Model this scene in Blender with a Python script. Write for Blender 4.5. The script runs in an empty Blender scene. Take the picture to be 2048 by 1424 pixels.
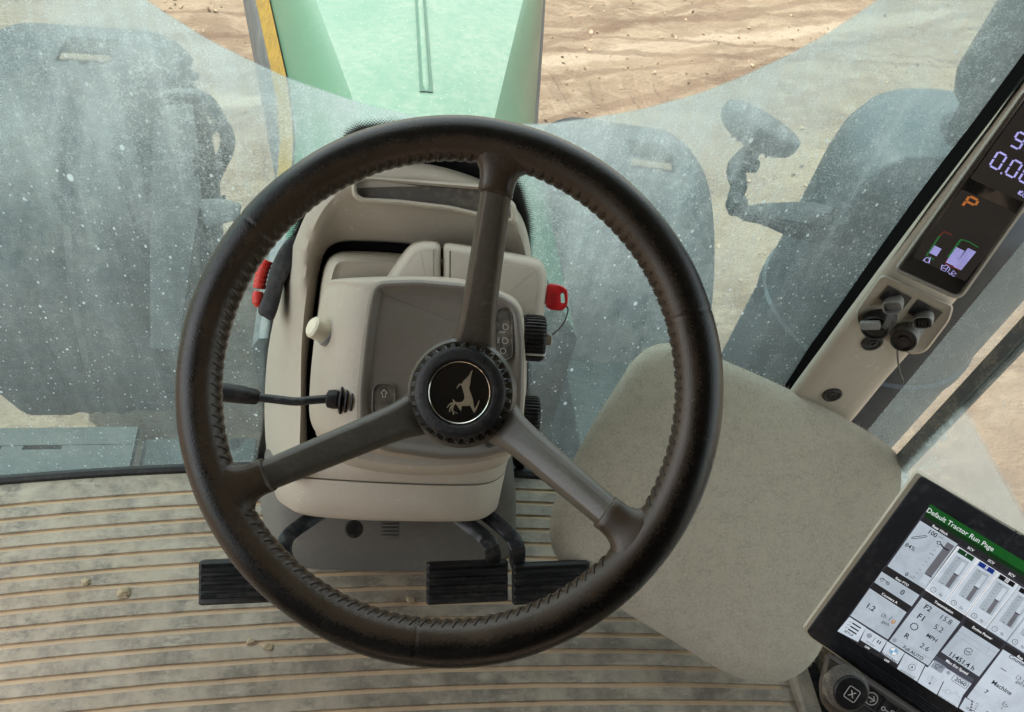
import bpy, bmesh, math, random
from mathutils import Vector, Matrix, noise as mnoise
SC = bpy.context.scene
COL = SC.collection
rad = math.radians
rng = random.Random(7)

# ------------------------------------------------------------------ camera
CX, CY, F = 1024.0, 712.0, 1607.0
CAM = Vector((0, 0, 2.6))
_dn = Vector((-274, 1338, 1607)).normalized()
_fw = Vector((-264, -1985, 1607)); _fw -= _dn * _fw.dot(_dn); _fw.normalize()
_rt = _dn.cross(_fw)
def c2w(x, y, z):
    v = Vector((x, y, z)); return Vector((_rt.dot(v), _fw.dot(v), -_dn.dot(v)))
def ray(px, py): return c2w(px - CX, py - CY, F) / F
def P(px, py, d): return CAM + ray(px, py) * d
def PX(px, py, X): r = ray(px, py); return CAM + r * (X / r.x)
def PY(px, py, Y): r = ray(px, py); return CAM + r * (Y / r.y)
def PZ(px, py, Z): r = ray(px, py); return CAM + r * ((Z - CAM.z) / r.z)
AXR, AXU, AXB = c2w(1, 0, 0), c2w(0, -1, 0), c2w(0, 0, -1)   # right, up, back towards the viewer

cd = bpy.data.cameras.new('camera'); cam = bpy.data.objects.new('camera', cd); COL.objects.link(cam)
cd.sensor_width = 36; cd.lens = 36 * F / 2048; cd.clip_start = 0.02; cd.clip_end = 3000
m = Matrix((AXR, AXU, AXB)).transposed().to_4x4(); m.translation = CAM; cam.matrix_world = m
SC.camera = cam

# ------------------------------------------------------------------ light
EXPO = 2.25
SUN_EL, SUN_AZ = 76, -70          # azimuth clockwise from straight ahead
wd = bpy.data.worlds.new('World'); SC.world = wd; wd.use_nodes = True
wn = wd.node_tree.nodes; wl = wd.node_tree.links
sky = wn.new('ShaderNodeTexSky'); sky.sky_type = 'NISHITA'; sky.sun_disc = False
sky.sun_elevation = rad(SUN_EL); sky.sun_rotation = rad(SUN_AZ); sky.dust_density = 2.0; sky.air_density = 1.0
bgn = wn['Background']; bgn.inputs[1].default_value = 0.145; hz = wn.new('ShaderNodeHueSaturation'); hz.inputs['Saturation'].default_value = .42; wl.new(sky.outputs[0], hz.inputs['Color'])   # milky, dusty sky
wm = wn.new('ShaderNodeMix'); wm.data_type = 'RGBA'; wm.blend_type = 'MULTIPLY'; wm.inputs[0].default_value = 1; wm.inputs[7].default_value = (1.0, .955, .87, 1)
wl.new(hz.outputs[0], wm.inputs[6]); wl.new(wm.outputs[2], bgn.inputs[0])
ld = bpy.data.lights.new('sun', 'SUN'); ld.energy = 2.3; ld.angle = rad(0.5); ld.color = (1, .95, .87)
sun = bpy.data.objects.new('sun', ld); COL.objects.link(sun)
sd = Vector((math.sin(rad(SUN_AZ)) * math.cos(rad(SUN_EL)), math.cos(rad(SUN_AZ)) * math.cos(rad(SUN_EL)), math.sin(rad(SUN_EL))))
sun.rotation_euler = sd.to_track_quat('Z', 'Y').to_euler(); sun.location = (0, 0, 8)
SC.view_settings.view_transform = 'Standard'; SC.view_settings.look = 'None'; SC.view_settings.gamma = 1
SC.view_settings.use_curve_mapping = False; SC.view_settings.exposure = EXPO
SC.render.engine = 'CYCLES'
SC.cycles.use_denoising = True
SC.cycles.max_bounces = 10; SC.cycles.diffuse_bounces = 5; SC.cycles.transparent_max_bounces = 16
SC.cycles.sample_clamp_indirect = 6

# ------------------------------------------------------------------ materials
def lin(c):
    return tuple(((v / 255) / 12.92 if v / 255 <= .04045 else ((v / 255 + .055) / 1.055) ** 2.4) for v in c)
class NT:
    def __init__(s, mt): s.t = mt.node_tree; s.n = s.t.nodes; s.l = s.t.links
    def node(s, ty, **kw):
        n = s.n.new(ty)
        for k, v in kw.items(): setattr(n, k, v)
        return n
    def put(s, a, b):
        if hasattr(a, 'is_output') or isinstance(a, bpy.types.NodeSocket): s.l.new(a, b)
        elif isinstance(a, (tuple, list)) and len(a) == 3 and b.type == 'RGBA': b.default_value = (*a, 1)
        else: b.default_value = a
    def coord(s): return s.node('ShaderNodeTexCoord').outputs['Object']
    def xyz(s, v=None):
        n = s.node('ShaderNodeSeparateXYZ'); s.put(v or s.coord(), n.inputs[0]); return n.outputs
    def mapping(s, scale=(1, 1, 1), rot=(0, 0, 0), vec=None):
        n = s.node('ShaderNodeMapping'); s.put(vec or s.coord(), n.inputs[0])
        n.inputs['Scale'].default_value = scale; n.inputs['Rotation'].default_value = rot; return n.outputs[0]
    def noise(s, scale, detail=3, rough=.6, vec=None, dist=0):
        n = s.node('ShaderNodeTexNoise'); s.put(vec or s.coord(), n.inputs['Vector'])
        n.inputs['Scale'].default_value = scale; n.inputs['Detail'].default_value = detail
        n.inputs['Roughness'].default_value = rough; n.inputs['Distortion'].default_value = dist; return n.outputs[0]
    def vor(s, scale, vec=None, feature='F1', rnd=1):
        n = s.node('ShaderNodeTexVoronoi', feature=feature); s.put(vec or s.coord(), n.inputs['Vector'])
        n.inputs['Scale'].default_value = scale; n.inputs['Randomness'].default_value = rnd; return n.outputs
    def math(s, op, a, b=0, c=None):
        n = s.node('ShaderNodeMath', operation=op); s.put(a, n.inputs[0]); s.put(b, n.inputs[1])
        if c is not None: s.put(c, n.inputs[2])
        return n.outputs[0]
    def ramp(s, f, stops, interp='LINEAR'):
        n = s.node('ShaderNodeValToRGB'); s.put(f, n.inputs[0]); e = n.color_ramp.elements; n.color_ramp.interpolation = interp
        while len(e) < len(stops): e.new(.5)
        for el, (p, c) in zip(e, stops):
            el.position = p; el.color = (*c, 1) if isinstance(c, (tuple, list)) else (c, c, c, 1)
        return n.outputs[0]
    def step(s, f, a, b):          # smooth 0..1 between a and b
        n = s.node('ShaderNodeMapRange', interpolation_type='SMOOTHSTEP'); s.put(f, n.inputs[0])
        n.inputs[1].default_value = a; n.inputs[2].default_value = b; return n.outputs[0]
    def mix(s, f, a, b, blend='MIX'):
        n = s.node('ShaderNodeMix', data_type='RGBA', blend_type=blend); s.put(f, n.inputs[0]); s.put(a, n.inputs[6]); s.put(b, n.inputs[7]); return n.outputs[2]
    def bump(s, h, strength=.3, dist=.002):
        n = s.node('ShaderNodeBump'); n.inputs['Strength'].default_value = strength; n.inputs['Distance'].default_value = dist
        s.put(h, n.inputs['Height']); return n.outputs[0]
def newmat(name):
    mt = bpy.data.materials.new(name); mt.use_nodes = True; t = NT(mt); return mt, t, t.n['Principled BSDF']
def mat(name, col, rough=.5, metal=0, var=.12, vs=25, grain=0, gs=900, dust=0, dcol=(.42, .36, .27), ds=14, coat=0, spec=.5, sheen=0, scratch=0):
    """painted / moulded surface: base colour with mottling, fine grain bump, dust patches, fine scratches"""
    mt, t, b = newmat(name)
    c = t.mix(t.noise(vs, 4), tuple(x * (1 - var) for x in col), tuple(min(1, x * (1 + var)) for x in col))
    r = rough
    if dust:
        nz = t.math('MULTIPLY', t.noise(ds, 6, .7), t.noise(ds * 9, 3))
        f = t.math('MULTIPLY', t.step(nz, .2, .38), dust)
        c = t.mix(f, c, dcol); r = t.math('ADD', t.math('MULTIPLY', f, .4), rough)
    if scratch:
        sv = t.noise(60, 2, .5, t.mapping((1, 9, 1), (0.4, .7, .9)), 1.5)
        f2 = t.math('MULTIPLY', t.step(sv, .68, .72), scratch)
        c = t.mix(f2, c, tuple(min(1, x * 1.8 + .05) for x in col))
    t.put(c, b.inputs['Base Color']); t.put(r, b.inputs['Roughness'])
    b.inputs['Metallic'].default_value = metal; b.inputs['Specular IOR Level'].default_value = spec
    if coat: b.inputs['Coat Weight'].default_value = coat; b.inputs['Coat Roughness'].default_value = .06
    if sheen: b.inputs['Sheen Weight'].default_value = sheen; b.inputs['Sheen Roughness'].default_value = .4
    if grain:
        t.put(t.bump(t.noise(gs, 2), grain, .0008), b.inputs['Normal'])
    return mt
def emat(name, rgb, k=1, rough=.25):
    """a lit display element: emits, with a glassy surface"""
    mt, t, b = newmat(name); c = lin(rgb)
    b.inputs['Specular IOR Level'].default_value = .2; b.inputs['Base Color'].default_value = (.008, .008, .008, 1); b.inputs['Roughness'].default_value = rough
    b.inputs['Emission Color'].default_value = (*c, 1); t.put(t.math('MULTIPLY', t.math('ADD', .82, t.math('MULTIPLY', t.step(t.noise(38, 5, .7, None, .6), .25, .7), .26)), k / 2 ** EXPO), b.inputs['Emission Strength'])   # finger smears dim it unevenly
    return mt

# ------------------------------------------------------------------ mesh helpers
def prop(o, label=None, cat=None, group=None, kind=None):
    if label: o['label'] = label
    if cat: o['category'] = cat
    if group: o['group'] = group
    if kind: o['kind'] = kind
    return o
def thing(name, loc, label, cat, group=None):
    o = bpy.data.objects.new(name, None); COL.objects.link(o); o.location = loc; o.empty_display_size = .05
    return prop(o, label, cat, group)
def wloc(o):
    v = Vector((0, 0, 0))
    while o: v = v + o.location; o = o.parent
    return v
def obj(name, bm, mats, parent=None, sharp=35, base=None):
    """link bm (in world coordinates) as one mesh object under parent"""
    me = bpy.data.meshes.new(name)
    off = wloc(parent) if parent else (base or Vector((0, 0, 0)))
    bmesh.ops.translate(bm, verts=bm.verts, vec=-Vector(off))
    bmesh.ops.recalc_face_normals(bm, faces=bm.faces)
    bm.to_mesh(me); bm.free()
    for mt in (mats if isinstance(mats, (list, tuple)) else [mats]): me.materials.append(mt)
    if sharp is not None:
        for p in me.polygons: p.use_smooth = True
        me.set_sharp_from_angle(angle=rad(sharp))
    o = bpy.data.objects.new(name, me); COL.objects.link(o)
    if parent: o.parent = parent
    elif base: o.location = base
    return o
def B(): return bmesh.new()
def faces_ring(bm, a, b, mi=0, closed=True):
    n = len(a)
    for i in range(n if closed else n - 1):
        j = (i + 1) % n
        try: bm.faces.new((a[i], a[j], b[j], b[i])).material_index = mi
        except ValueError: pass
def loft(bm, rings, cap0=True, cap1=True, closed=True, mi=0):
    vs = [[bm.verts.new(p) for p in r] for r in rings]
    for a, b in zip(vs, vs[1:]): faces_ring(bm, a, b, mi, closed)
    if closed:
        for r, c in ((vs[0], cap0), (vs[-1], cap1)):
            if c: bm.faces.new(r).material_index = mi
    return vs
def catmull(pts, n, closed=True):
    """smooth curve through pts (tuples), resampled to n points evenly along its length"""
    k = len(pts); Q = [Vector(p) for p in pts]; out = []
    segs = k if closed else k - 1; sub = 14
    for i in range(segs):
        if closed: p0, p1, p2, p3 = Q[i - 1], Q[i], Q[(i + 1) % k], Q[(i + 2) % k]
        else: p0, p1, p2, p3 = Q[max(i - 1, 0)], Q[i], Q[i + 1], Q[min(i + 2, k - 1)]
        for s in range(sub):
            t = s / sub
            out.append(.5 * ((2 * p1) + (p2 - p0) * t + (2 * p0 - 5 * p1 + 4 * p2 - p3) * t * t + (3 * p1 - p0 - 3 * p2 + p3) * t ** 3))
    if not closed: out.append(Q[-1])
    return resample(out, n, closed)
def cat_fixed(pts, sub=6, closed=True):
    """smooth curve with a fixed number of steps between control points, so that rings stay matched"""
    k = len(pts); Q = [Vector(p) for p in pts]; out = []
    for i in range(k if closed else k - 1):
        if closed: p0, p1, p2, p3 = Q[i - 1], Q[i], Q[(i + 1) % k], Q[(i + 2) % k]
        else: p0, p1, p2, p3 = Q[max(i - 1, 0)], Q[i], Q[i + 1], Q[min(i + 2, k - 1)]
        for s in range(sub):
            t = s / sub
            out.append(.5 * ((2 * p1) + (p2 - p0) * t + (2 * p0 - 5 * p1 + 4 * p2 - p3) * t * t + (3 * p1 - p0 - 3 * p2 + p3) * t ** 3))
    if not closed: out.append(Q[-1])
    return out
def resample(pts, n, closed=True):
    Q = [Vector(p) for p in pts]
    if closed: Q = Q + [Q[0]]
    L = [0]
    for a, b in zip(Q, Q[1:]): L.append(L[-1] + (b - a).length)
    out = []; j = 0; tot = L[-1]; m_ = n if closed else n - 1
    for i in range(n):
        s = tot * i / m_
        while j < len(L) - 2 and L[j + 1] < s: j += 1
        seg = L[j + 1] - L[j]; t = (s - L[j]) / seg if seg > 1e-12 else 0
        out.append(Q[j].lerp(Q[j + 1], min(1, max(0, t))))
    return out
def rpoly(pts, r, seg=6):
    """polygon with rounded corners; r is one radius or a list"""
    n = len(pts); out = []
    for i in range(n):
        p = Vector(pts[i]); a = Vector(pts[i - 1]); b = Vector(pts[(i + 1) % n]); rr = r[i] if isinstance(r, (list, tuple)) else r
        va, vb = a - p, b - p
        ra, rb = min(rr, va.length * .49), min(rr, vb.length * .49)
        A, Bq = p + va.normalized() * ra, p + vb.normalized() * rb
        for s in range(seg + 1):
            t = s / seg; out.append(A * (1 - t) ** 2 + p * 2 * t * (1 - t) + Bq * t * t)
    return out
def inset(pts, d):
    pts = [Vector((p[0], p[1])) for p in pts]; n = len(pts); out = []; area = sum(pts[i - 1][0] * pts[i][1] - pts[i][0] * pts[i - 1][1] for i in range(n))
    sg = 1 if area > 0 else -1
    for i in range(n):
        t = Vector(pts[(i + 1) % n]) - Vector(pts[i - 1])
        nrm = Vector((-t.y, t.x)) * sg
        if nrm.length > 1e-9: nrm.normalize()
        out.append(Vector(pts[i]) + nrm * d)
    return out
def slab(bm, out_px, d, thick, bev=4, mi=0, grow=0, seg=3):
    """solid with a rounded front rim: outline (photo pixels) at real distance d, going back by thick metres"""
    k = d / F; rings = []
    for s in range(seg + 1):
        a = math.pi / 2 * s / seg
        ins = bev * (1 - math.sin(a)); dz = bev * k * (1 - math.cos(a))
        rings.append([P(p[0], p[1], d + dz) for p in (inset(out_px, ins) if ins > .01 else out_px)])
    ob = inset(out_px, -grow) if grow else out_px
    rings.append([P(p[0], p[1], d + thick) for p in ob])
    return loft(bm, rings, mi=mi)
def frame_from(n, up=Vector((0, 0, 1))):
    n = n.normalized(); x = up.cross(n)
    if x.length < 1e-4: x = Vector((1, 0, 0)).cross(n)
    x.normalize(); return x, n.cross(x), n
def tube(bm, pts, r, seg=10, closed=False, smooth=0, cap=True, mi=0, flat=1.0):
    """sweep a circle (radius r or list of radii) along pts"""
    Q = [Vector(p) for p in pts]
    if smooth: 
        if isinstance(r, (list, tuple)):
            rr = catmull([(a, 0, 0) for a in r], smooth, closed) if False else None
            n0 = len(r); r = [r[min(n0 - 1, int(i / (smooth - 1) * (n0 - 1)))] * (1 - ((i / (smooth - 1) * (n0 - 1)) % 1)) + r[min(n0 - 1, int(i / (smooth - 1) * (n0 - 1)) + 1)] * ((i / (smooth - 1) * (n0 - 1)) % 1) for i in range(smooth)]
        Q = catmull(Q, smooth, closed)
    n = len(Q); rings = []; up = None
    for i in range(n):
        t = (Q[(i + 1) % n] - Q[i - 1]) if closed else (Q[min(i + 1, n - 1)] - Q[max(i - 1, 0)])
        t.normalize()
        if up is None:
            up = Vector((0, 0, 1)) if abs(t.z) < .9 else Vector((1, 0, 0))
        x = up - t * up.dot(t); x.normalize(); y = t.cross(x); up = x
        ri = r[i] if isinstance(r, (list, tuple)) else r
        rings.append([Q[i] + (x * math.cos(2 * math.pi * k / seg) + y * math.sin(2 * math.pi * k / seg) * flat) * ri for k in range(seg)])
    if closed:
        vs = [[bm.verts.new(p) for p in q] for q in rings]
        for a, b in zip(vs, vs[1:] + vs[:1]): faces_ring(bm, a, b, mi)
    else: loft(bm, rings, cap, cap, mi=mi)
def lathe(bm, prof, org, axis, seg=32, mi=0, up=Vector((0, 0, 1)), fn=None):
    """prof: list of (radius, height along axis)"""
    x, y, n = frame_from(axis, up); rings = []
    for (r, h) in prof:
        rr = max(r, 1e-5)
        rings.append([org + n * h + (x * math.cos(2 * math.pi * k / seg) + y * math.sin(2 * math.pi * k / seg)) * (rr * (fn(k / seg, r, h) if fn else 1)) for k in range(seg)])
    loft(bm, rings, True, True, mi=mi)
def box(bm, c, sx, sy, sz, X=Vector((1, 0, 0)), Y=Vector((0, 1, 0)), Z=Vector((0, 0, 1)), bev=0, seg=2, mi=0):
    t = bmesh.new(); bmesh.ops.create_cube(t, size=1)
    for v in t.verts: v.co = Vector((v.co.x * sx, v.co.y * sy, v.co.z * sz))
    if bev: bmesh.ops.bevel(t, geom=list(t.edges), offset=bev, segments=seg, profile=.5, affect='EDGES')
    vm = {v: bm.verts.new(Vector(c) + X * v.co.x + Y * v.co.y + Z * v.co.z) for v in t.verts}
    for f in t.faces: bm.faces.new([vm[v] for v in f.verts]).material_index = mi
    t.free()
def copy_tree(o, parent=None):
    c = o.copy(); COL.objects.link(c); c.parent = parent
    for ch in list(o.children): copy_tree(ch, c)
    return c
class Face:
    """a flat panel: edges AB and CD run across it, AC down it (photo pixels); metres from a real distance d at A"""
    def __init__(s, A, Bp, C, D, d):
        r = lambda p: Vector((p[0] - CX, p[1] - CY, F))
        u = r(A).cross(r(Bp)).cross(r(C).cross(r(D))); u.normalize()
        if u.x < 0: u = -u
        nac = r(A).cross(r(C)); v = u.cross(nac); v.normalize()
        if v.dot(Vector((C[0] - A[0], C[1] - A[1], 0))) < 0: v = -v
        s.u, s.v = c2w(*u), c2w(*v); s.n = s.u.cross(s.v); s.n.normalize(); s.o = P(A[0], A[1], d)
        if s.n.dot(CAM - s.o) < 0: s.n = -s.n
    def at(s, px, py, h=0):
        o = s.o + s.n * h; r = ray(px, py); return CAM + r * ((o - CAM).dot(s.n) / r.dot(s.n))
_txt = {}
def text_mesh(string, bold):
    k = (string, bold)
    if k not in _txt:
        cu = bpy.data.curves.new('t', 'FONT'); cu.body = string; cu.align_x = 'CENTER'; cu.align_y = 'CENTER'; cu.offset = .018 if bold else .002; cu.resolution_u = 3
        o = bpy.data.objects.new('t', cu); COL.objects.link(o)
        me = bpy.data.meshes.new_from_object(o.evaluated_get(bpy.context.evaluated_depsgraph_get()))
        V = [v.co.copy() for v in me.vertices]; Fc = [tuple(p.vertices) for p in me.polygons]
        xs = [v.x for v in V]; ys = [v.y for v in V]
        cx, cy, w = (min(xs) + max(xs)) / 2, (min(ys) + max(ys)) / 2, max(xs) - min(xs)
        _txt[k] = ([((v.x - cx) / w, (v.y - cy) / w) for v in V], Fc)
        bpy.data.objects.remove(o); bpy.data.curves.remove(cu); bpy.data.meshes.remove(me)
    return _txt[k]
def text(bm, string, c, u, v, width, mi=0, bold=False):
    """flat lettering centred on point c, running along u, v pointing down the line"""
    V, Fc = text_mesh(string, bold)
    vs = [bm.verts.new(c + u * (x * width) - v * (y * width)) for x, y in V]
    for f in Fc:
        try: bm.faces.new([vs[i] for i in f]).material_index = mi
        except ValueError: pass
def poly(bm, pts, mi=0):
    f = bm.faces.new([bm.verts.new(p) for p in pts]); f.material_index = mi; return f
def strip(bm, pts, w, n, mi=0):
    """flat ribbon of width w along pts lying in the plane with normal n"""
    Q = [Vector(p) for p in pts]; L = []; R = []
    for i in range(len(Q)):
        t = Q[min(i + 1, len(Q) - 1)] - Q[max(i - 1, 0)]; s = n.cross(t).normalized() * w / 2
        L.append(bm.verts.new(Q[i] + s)); R.append(bm.verts.new(Q[i] - s))
    for i in range(len(Q) - 1): bm.faces.new((L[i], L[i + 1], R[i + 1], R[i])).material_index = mi
# ------------------------------------------------------------------ palette
def ground_mat():
    mt, t, b = newmat('dry_soil')
    v = t.mapping((1, 1, 1), (0, 0, rad(-14)))
    st = t.mapping((.8, 1.7, 1), (0, 0, rad(-18)))
    c = t.mix(t.step(t.noise(1.1, 5, .65, st), .38, .62), (.235, .168, .118), (.33, .25, .178))
    c = t.mix(t.step(t.noise(5, 6, .7, st), .46, .66), c, (.37, .285, .205))
    x, y, z = t.xyz(v)
    wv = t.math('SINE', t.math('ADD', t.math('MULTIPLY', x, 30), t.math('MULTIPLY', t.noise(2, 3), 9)))
    band = t.step(t.math('SINE', t.math('ADD', t.math('MULTIPLY', y, 3.4), t.math('MULTIPLY', t.noise(.5, 2), 5))), .1, .7)
    lug = t.math('MULTIPLY', t.step(wv, .1, .8), band)
    c = t.mix(t.math('MULTIPLY', lug, .22), c, (.22, .145, .098))
    fine = t.noise(55, 5, .75)
    c = t.mix(t.step(fine, .62, .75), c, (.47, .38, .285))
    c = t.mix(t.step(t.noise(38, 4, .7), .36, .27), c, (.12, .075, .05))
    tx, ty, tz = t.xyz()
    def rut(x0, y0, deg, w, wob):          # distance across a wheel track
        s_, c_ = math.sin(rad(deg)), math.cos(rad(deg))
        dd = t.math('ADD', t.math('MULTIPLY', t.math('SUBTRACT', tx, x0), -s_), t.math('MULTIPLY', t.math('SUBTRACT', ty, y0), c_))
        dd = t.math('ABSOLUTE', t.math('ADD', dd, t.math('MULTIPLY', t.math('SUBTRACT', t.noise(2.5, 3), .5), wob)))
        return t.step(dd, w, w * .35)
    rough_ = t.math('ADD', .45, t.math('MULTIPLY', t.noise(30, 4), .6))
    c = t.mix(t.math('MULTIPLY', rut(1.0, 4.33, 18.3, .085, .12), rough_), c, (.46, .37, .28))
    for x0, y0, dg, w in ((1.0, 4.62, 20, .06), (1.0, 4.16, 17, .04), (2.6, 4.55, 3, .03), (2.6, 4.68, 1, .025), (1.4, 3.95, 26, .06), (-1.2, 4.3, 12, .05), (2.0, 5.1, 30, .05)):
        c = t.mix(t.math('MULTIPLY', rut(x0, y0, dg, w, .1), .55), c, (.165, .105, .072))
    c = t.mix(t.math('MULTIPLY', t.step(t.noise(.9, 3), .5, .66), .4), c, (.30, .21, .15))
    t.put(c, b.inputs['Base Color']); b.inputs['Roughness'].default_value = .95; b.inputs['Specular IOR Level'].default_value = .15
    h = t.math('ADD', t.math('MULTIPLY', t.noise(24, 6, .75, st), 1.4), t.math('ADD', t.math('MULTIPLY', lug, -.5), t.math('MULTIPLY', fine, .25)))
    t.put(t.bump(h, 1, .045), b.inputs['Normal'])
    return mt
M_SOIL = ground_mat()
M_BLACK = mat('black_plastic', (.012, .012, .013), .4, var=.25, grain=.25, spec=.4, dust=.2, dcol=(.16, .14, .12))
M_BLACKP = mat('black_painted_steel', (.012, .014, .017), .3, var=.2, grain=.1, spec=.4, dust=.18, dcol=(.22, .2, .17), ds=20)
M_RUBBER = mat('black_rubber', (.008, .008, .009), .42, var=.2, grain=.3, spec=.35, dust=.16, dcol=(.12, .1, .08))
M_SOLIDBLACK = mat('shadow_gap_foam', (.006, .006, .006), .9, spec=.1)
M_TYRE = mat('dusty_tyre', (.028, .032, .036), .85, var=.2, vs=8, dust=.5, dcol=(.13, .12, .105), ds=5)
M_FENDER = mat('dark_grey_fender_plastic', (.036, .044, .050), .55, var=.15, vs=5, dust=.4, dcol=(.16, .15, .135), ds=4, grain=.2, gs=300)
M_STACK = mat('dark_heat_shield_steel', (.014, .026, .032), .5, var=.2, vs=6, dust=.2, dcol=(.1, .1, .095), ds=6)
M_YELLOW = mat('worn_yellow_paint', (.42, .27, .035), .5, var=.15, vs=30, dust=.8, dcol=(.11, .085, .045), ds=38)
M_EXT = mat('black_exterior_steel', (.014, .017, .019), .5, var=.2, grain=.1, spec=.3)
M_STEP = mat('dark_teal_step_paint', (.006, .012, .012), .55, var=.3, vs=20, dust=.12, dcol=(.09, .085, .07), ds=15, spec=.3)
M_RIM = mat('yellow_wheel_paint', (.6, .4, .04), .4, dust=.5)
def hood_mat():
    mt, t, b = newmat('sun_bleached_green_paint')
    c = t.mix(t.noise(3, 4), (.026, .098, .064), (.032, .112, .074))
    d = t.math('MULTIPLY', t.step(t.math('MULTIPLY', t.noise(4, 6, .6, t.mapping((1, .5, 1))), t.noise(60, 4, .7)), .10, .42), .5)
    nrm = t.node('ShaderNodeNewGeometry').outputs['Normal']
    up = t.step(t.xyz(nrm)[2], .55, .95)             # road dust lies on what faces upwards
    d = t.math('MULTIPLY', t.math('ADD', d, .25), up)
    c = t.mix(d, c, (.155, .19, .16))
    sp = t.vor(90)[0]
    c = t.mix(t.math('MULTIPLY', t.step(sp, .10, .05), .8), c, (.45, .47, .42))
    t.put(c, b.inputs['Base Color']); t.put(t.math('ADD', t.math('MULTIPLY', d, .35), .3), b.inputs['Roughness'])
    b.inputs['Coat Weight'].default_value = .05; b.inputs['Coat Roughness'].default_value = .15; b.inputs['Specular IOR Level'].default_value = .25
    return mt
M_HOOD = hood_mat()

# ------------------------------------------------------------------ ground: one sheet out to the horizon
def axis(lo, hi, st, far):
    a = [-far, -far * .4, -far * .12, -far * .04, -far * .015]
    v = lo; mid = []
    while v < hi: mid.append(v); v += st
    return [q for q in a if q < lo - 1] + mid + [-q for q in reversed(a) if -q > hi + 1]
GZ = .15
def soil_h(x, y):
    ca, sa = math.cos(rad(14)), math.sin(rad(14)); u, w = x * ca + y * sa, -x * sa + y * ca
    fade = max(0, min(1, (12 - math.hypot(x, y - 4)) / 4))
    h = mnoise.fractal(Vector((u * 3.6, w * 5.5, 0)), .65, 2.1, 6) * .024 + mnoise.noise(Vector((u * .6, w * 1.2, 3))) * .008
    h += .004 * math.sin(u * 26 + 4 * mnoise.noise(Vector((x * .7, y * .7, 5)))) * max(0, math.sin(w * 3.3 + 2 * mnoise.noise(Vector((x * .3, y * .3, 9)))))
    return (h - .06) * fade + GZ
bm = B(); xs = axis(-3.2, 6.4, .04, 1600); ys = axis(1.2, 7.2, .04, 1600); gv = []
for y in ys: gv.append([bm.verts.new((x, y, soil_h(x, y))) for x in xs])
for a, b2 in zip(gv, gv[1:]): faces_ring(bm, a, b2, closed=False)
prop(obj('ground', bm, M_SOIL, sharp=60), kind='structure')

bm = B(); r3 = random.Random(11)
for i in range(7500):
    x, y = r3.uniform(-2.6, 5.2), r3.uniform(1.6, 6.3)
    if x < -y * .75 or x > y * .95: continue
    r = .003 + .015 * r3.random() ** 4; z = soil_h(x, y); t_ = bmesh.new(); 
    k = len(bm.verts); ax1 = Vector((r3.gauss(0, 1), r3.gauss(0, 1), r3.gauss(0, 1))).normalized()
    P6 = [Vector(p) for p in ((1, 0, 0), (-1, 0, 0), (0, 1, 0), (0, -1, 0), (0, 0, 1), (0, 0, -1))]; t_.free()
    V6 = [bm.verts.new(Vector((x, y, z + r * .3)) + (Matrix.Rotation(r3.random() * 6, 3, ax1) @ (p * r * r3.uniform(.6, 1.25))) * 1.0) for p in P6]
    for f in ((0, 2, 4), (2, 1, 4), (1, 3, 4), (3, 0, 4), (2, 0, 5), (1, 2, 5), (3, 1, 5), (0, 3, 5)): bm.faces.new([V6[q] for q in f])
lc = obj('loose_soil', bm, mat('soil_crumbs', (.27, .195, .135), .95, var=.35, vs=3, spec=.1), None, sharp=None); prop(lc, 'loose crumbs of tan soil scattered over the ground around the tractor', 'loose soil', kind='stuff')

# ------------------------------------------------------------------ hood
hd = thing('hood', (.1, 1.6, 1.0), 'long pale green tractor hood with centre rib and yellow stripe, ahead of the windscreen', 'hood')
def hline(*pz):          # edge of the hood as a function of distance ahead, from points (photo x, y, height)
    q = sorted((PZ(x, y, z) for x, y, z in pz), key=lambda v: v.y)
    def f(Y):
        if Y < q[0].y: return Vector((q[0].x, Y, q[0].z + (q[0].y - Y) * .02))
        for k in range(len(q) - 1):
            if Y <= q[k + 1].y or k == len(q) - 2:
                return q[k].lerp(q[k + 1], (Y - q[k].y) / (q[k + 1].y - q[k].y))
    return f
TL, TR = hline((620, 0, 1.70), (694, 190, 1.755), (714, 270, 1.77)), hline((1057, 0, 1.70), (1008, 190, 1.755), (988, 270, 1.77))
BL, BR = hline((541, 0, 1.53), (584, 190, 1.575), (592, 300, 1.585)), hline((1086, 0, 1.50), (1073, 190, 1.53), (1066, 270, 1.54))
YL = hline((514, 0, 1.455), (556, 190, 1.50), (565, 300, 1.51))
ts = [3.6, 3.0, 2.6, 2.3, 2.1, 1.95, 1.8, 1.65, 1.5, 1.4, 1.3, 1.2, 1.1, 1.0, .92]
rows = []
for t in ts:
    tl, tr, bl, br = TL(t), TR(t), BL(t), BR(t)
    drop = max(0, t - 2.2) * .06
    for q in (bl, br, tl, tr): q.z -= drop
    mid = (tl + tr) / 2 + Vector((0, 0, .018))
    rows.append([bl, bl.lerp(tl, .45) + Vector((-.006, 0, .008)), tl.lerp(bl, .07), tl.lerp(mid, .05) + Vector((0, 0, .002)), tl.lerp(mid, .5) + Vector((0, 0, .006)), mid,
           tr.lerp(mid, .5) + Vector((0, 0, .006)), tr.lerp(mid, .05) + Vector((0, 0, .002)), tr.lerp(br, .07), br.lerp(tr, .5) + Vector((.006, 0, .01)), br])
bm = B(); vs = [[bm.verts.new(p) for p in r] for r in rows]
for a, b2 in zip(vs, vs[1:]): faces_ring(bm, a, b2, closed=False)
bm.faces.new(vs[0]); bm.faces.new(vs[-1])
obj('top_panel', bm, M_HOOD, hd, sharp=28)
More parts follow.
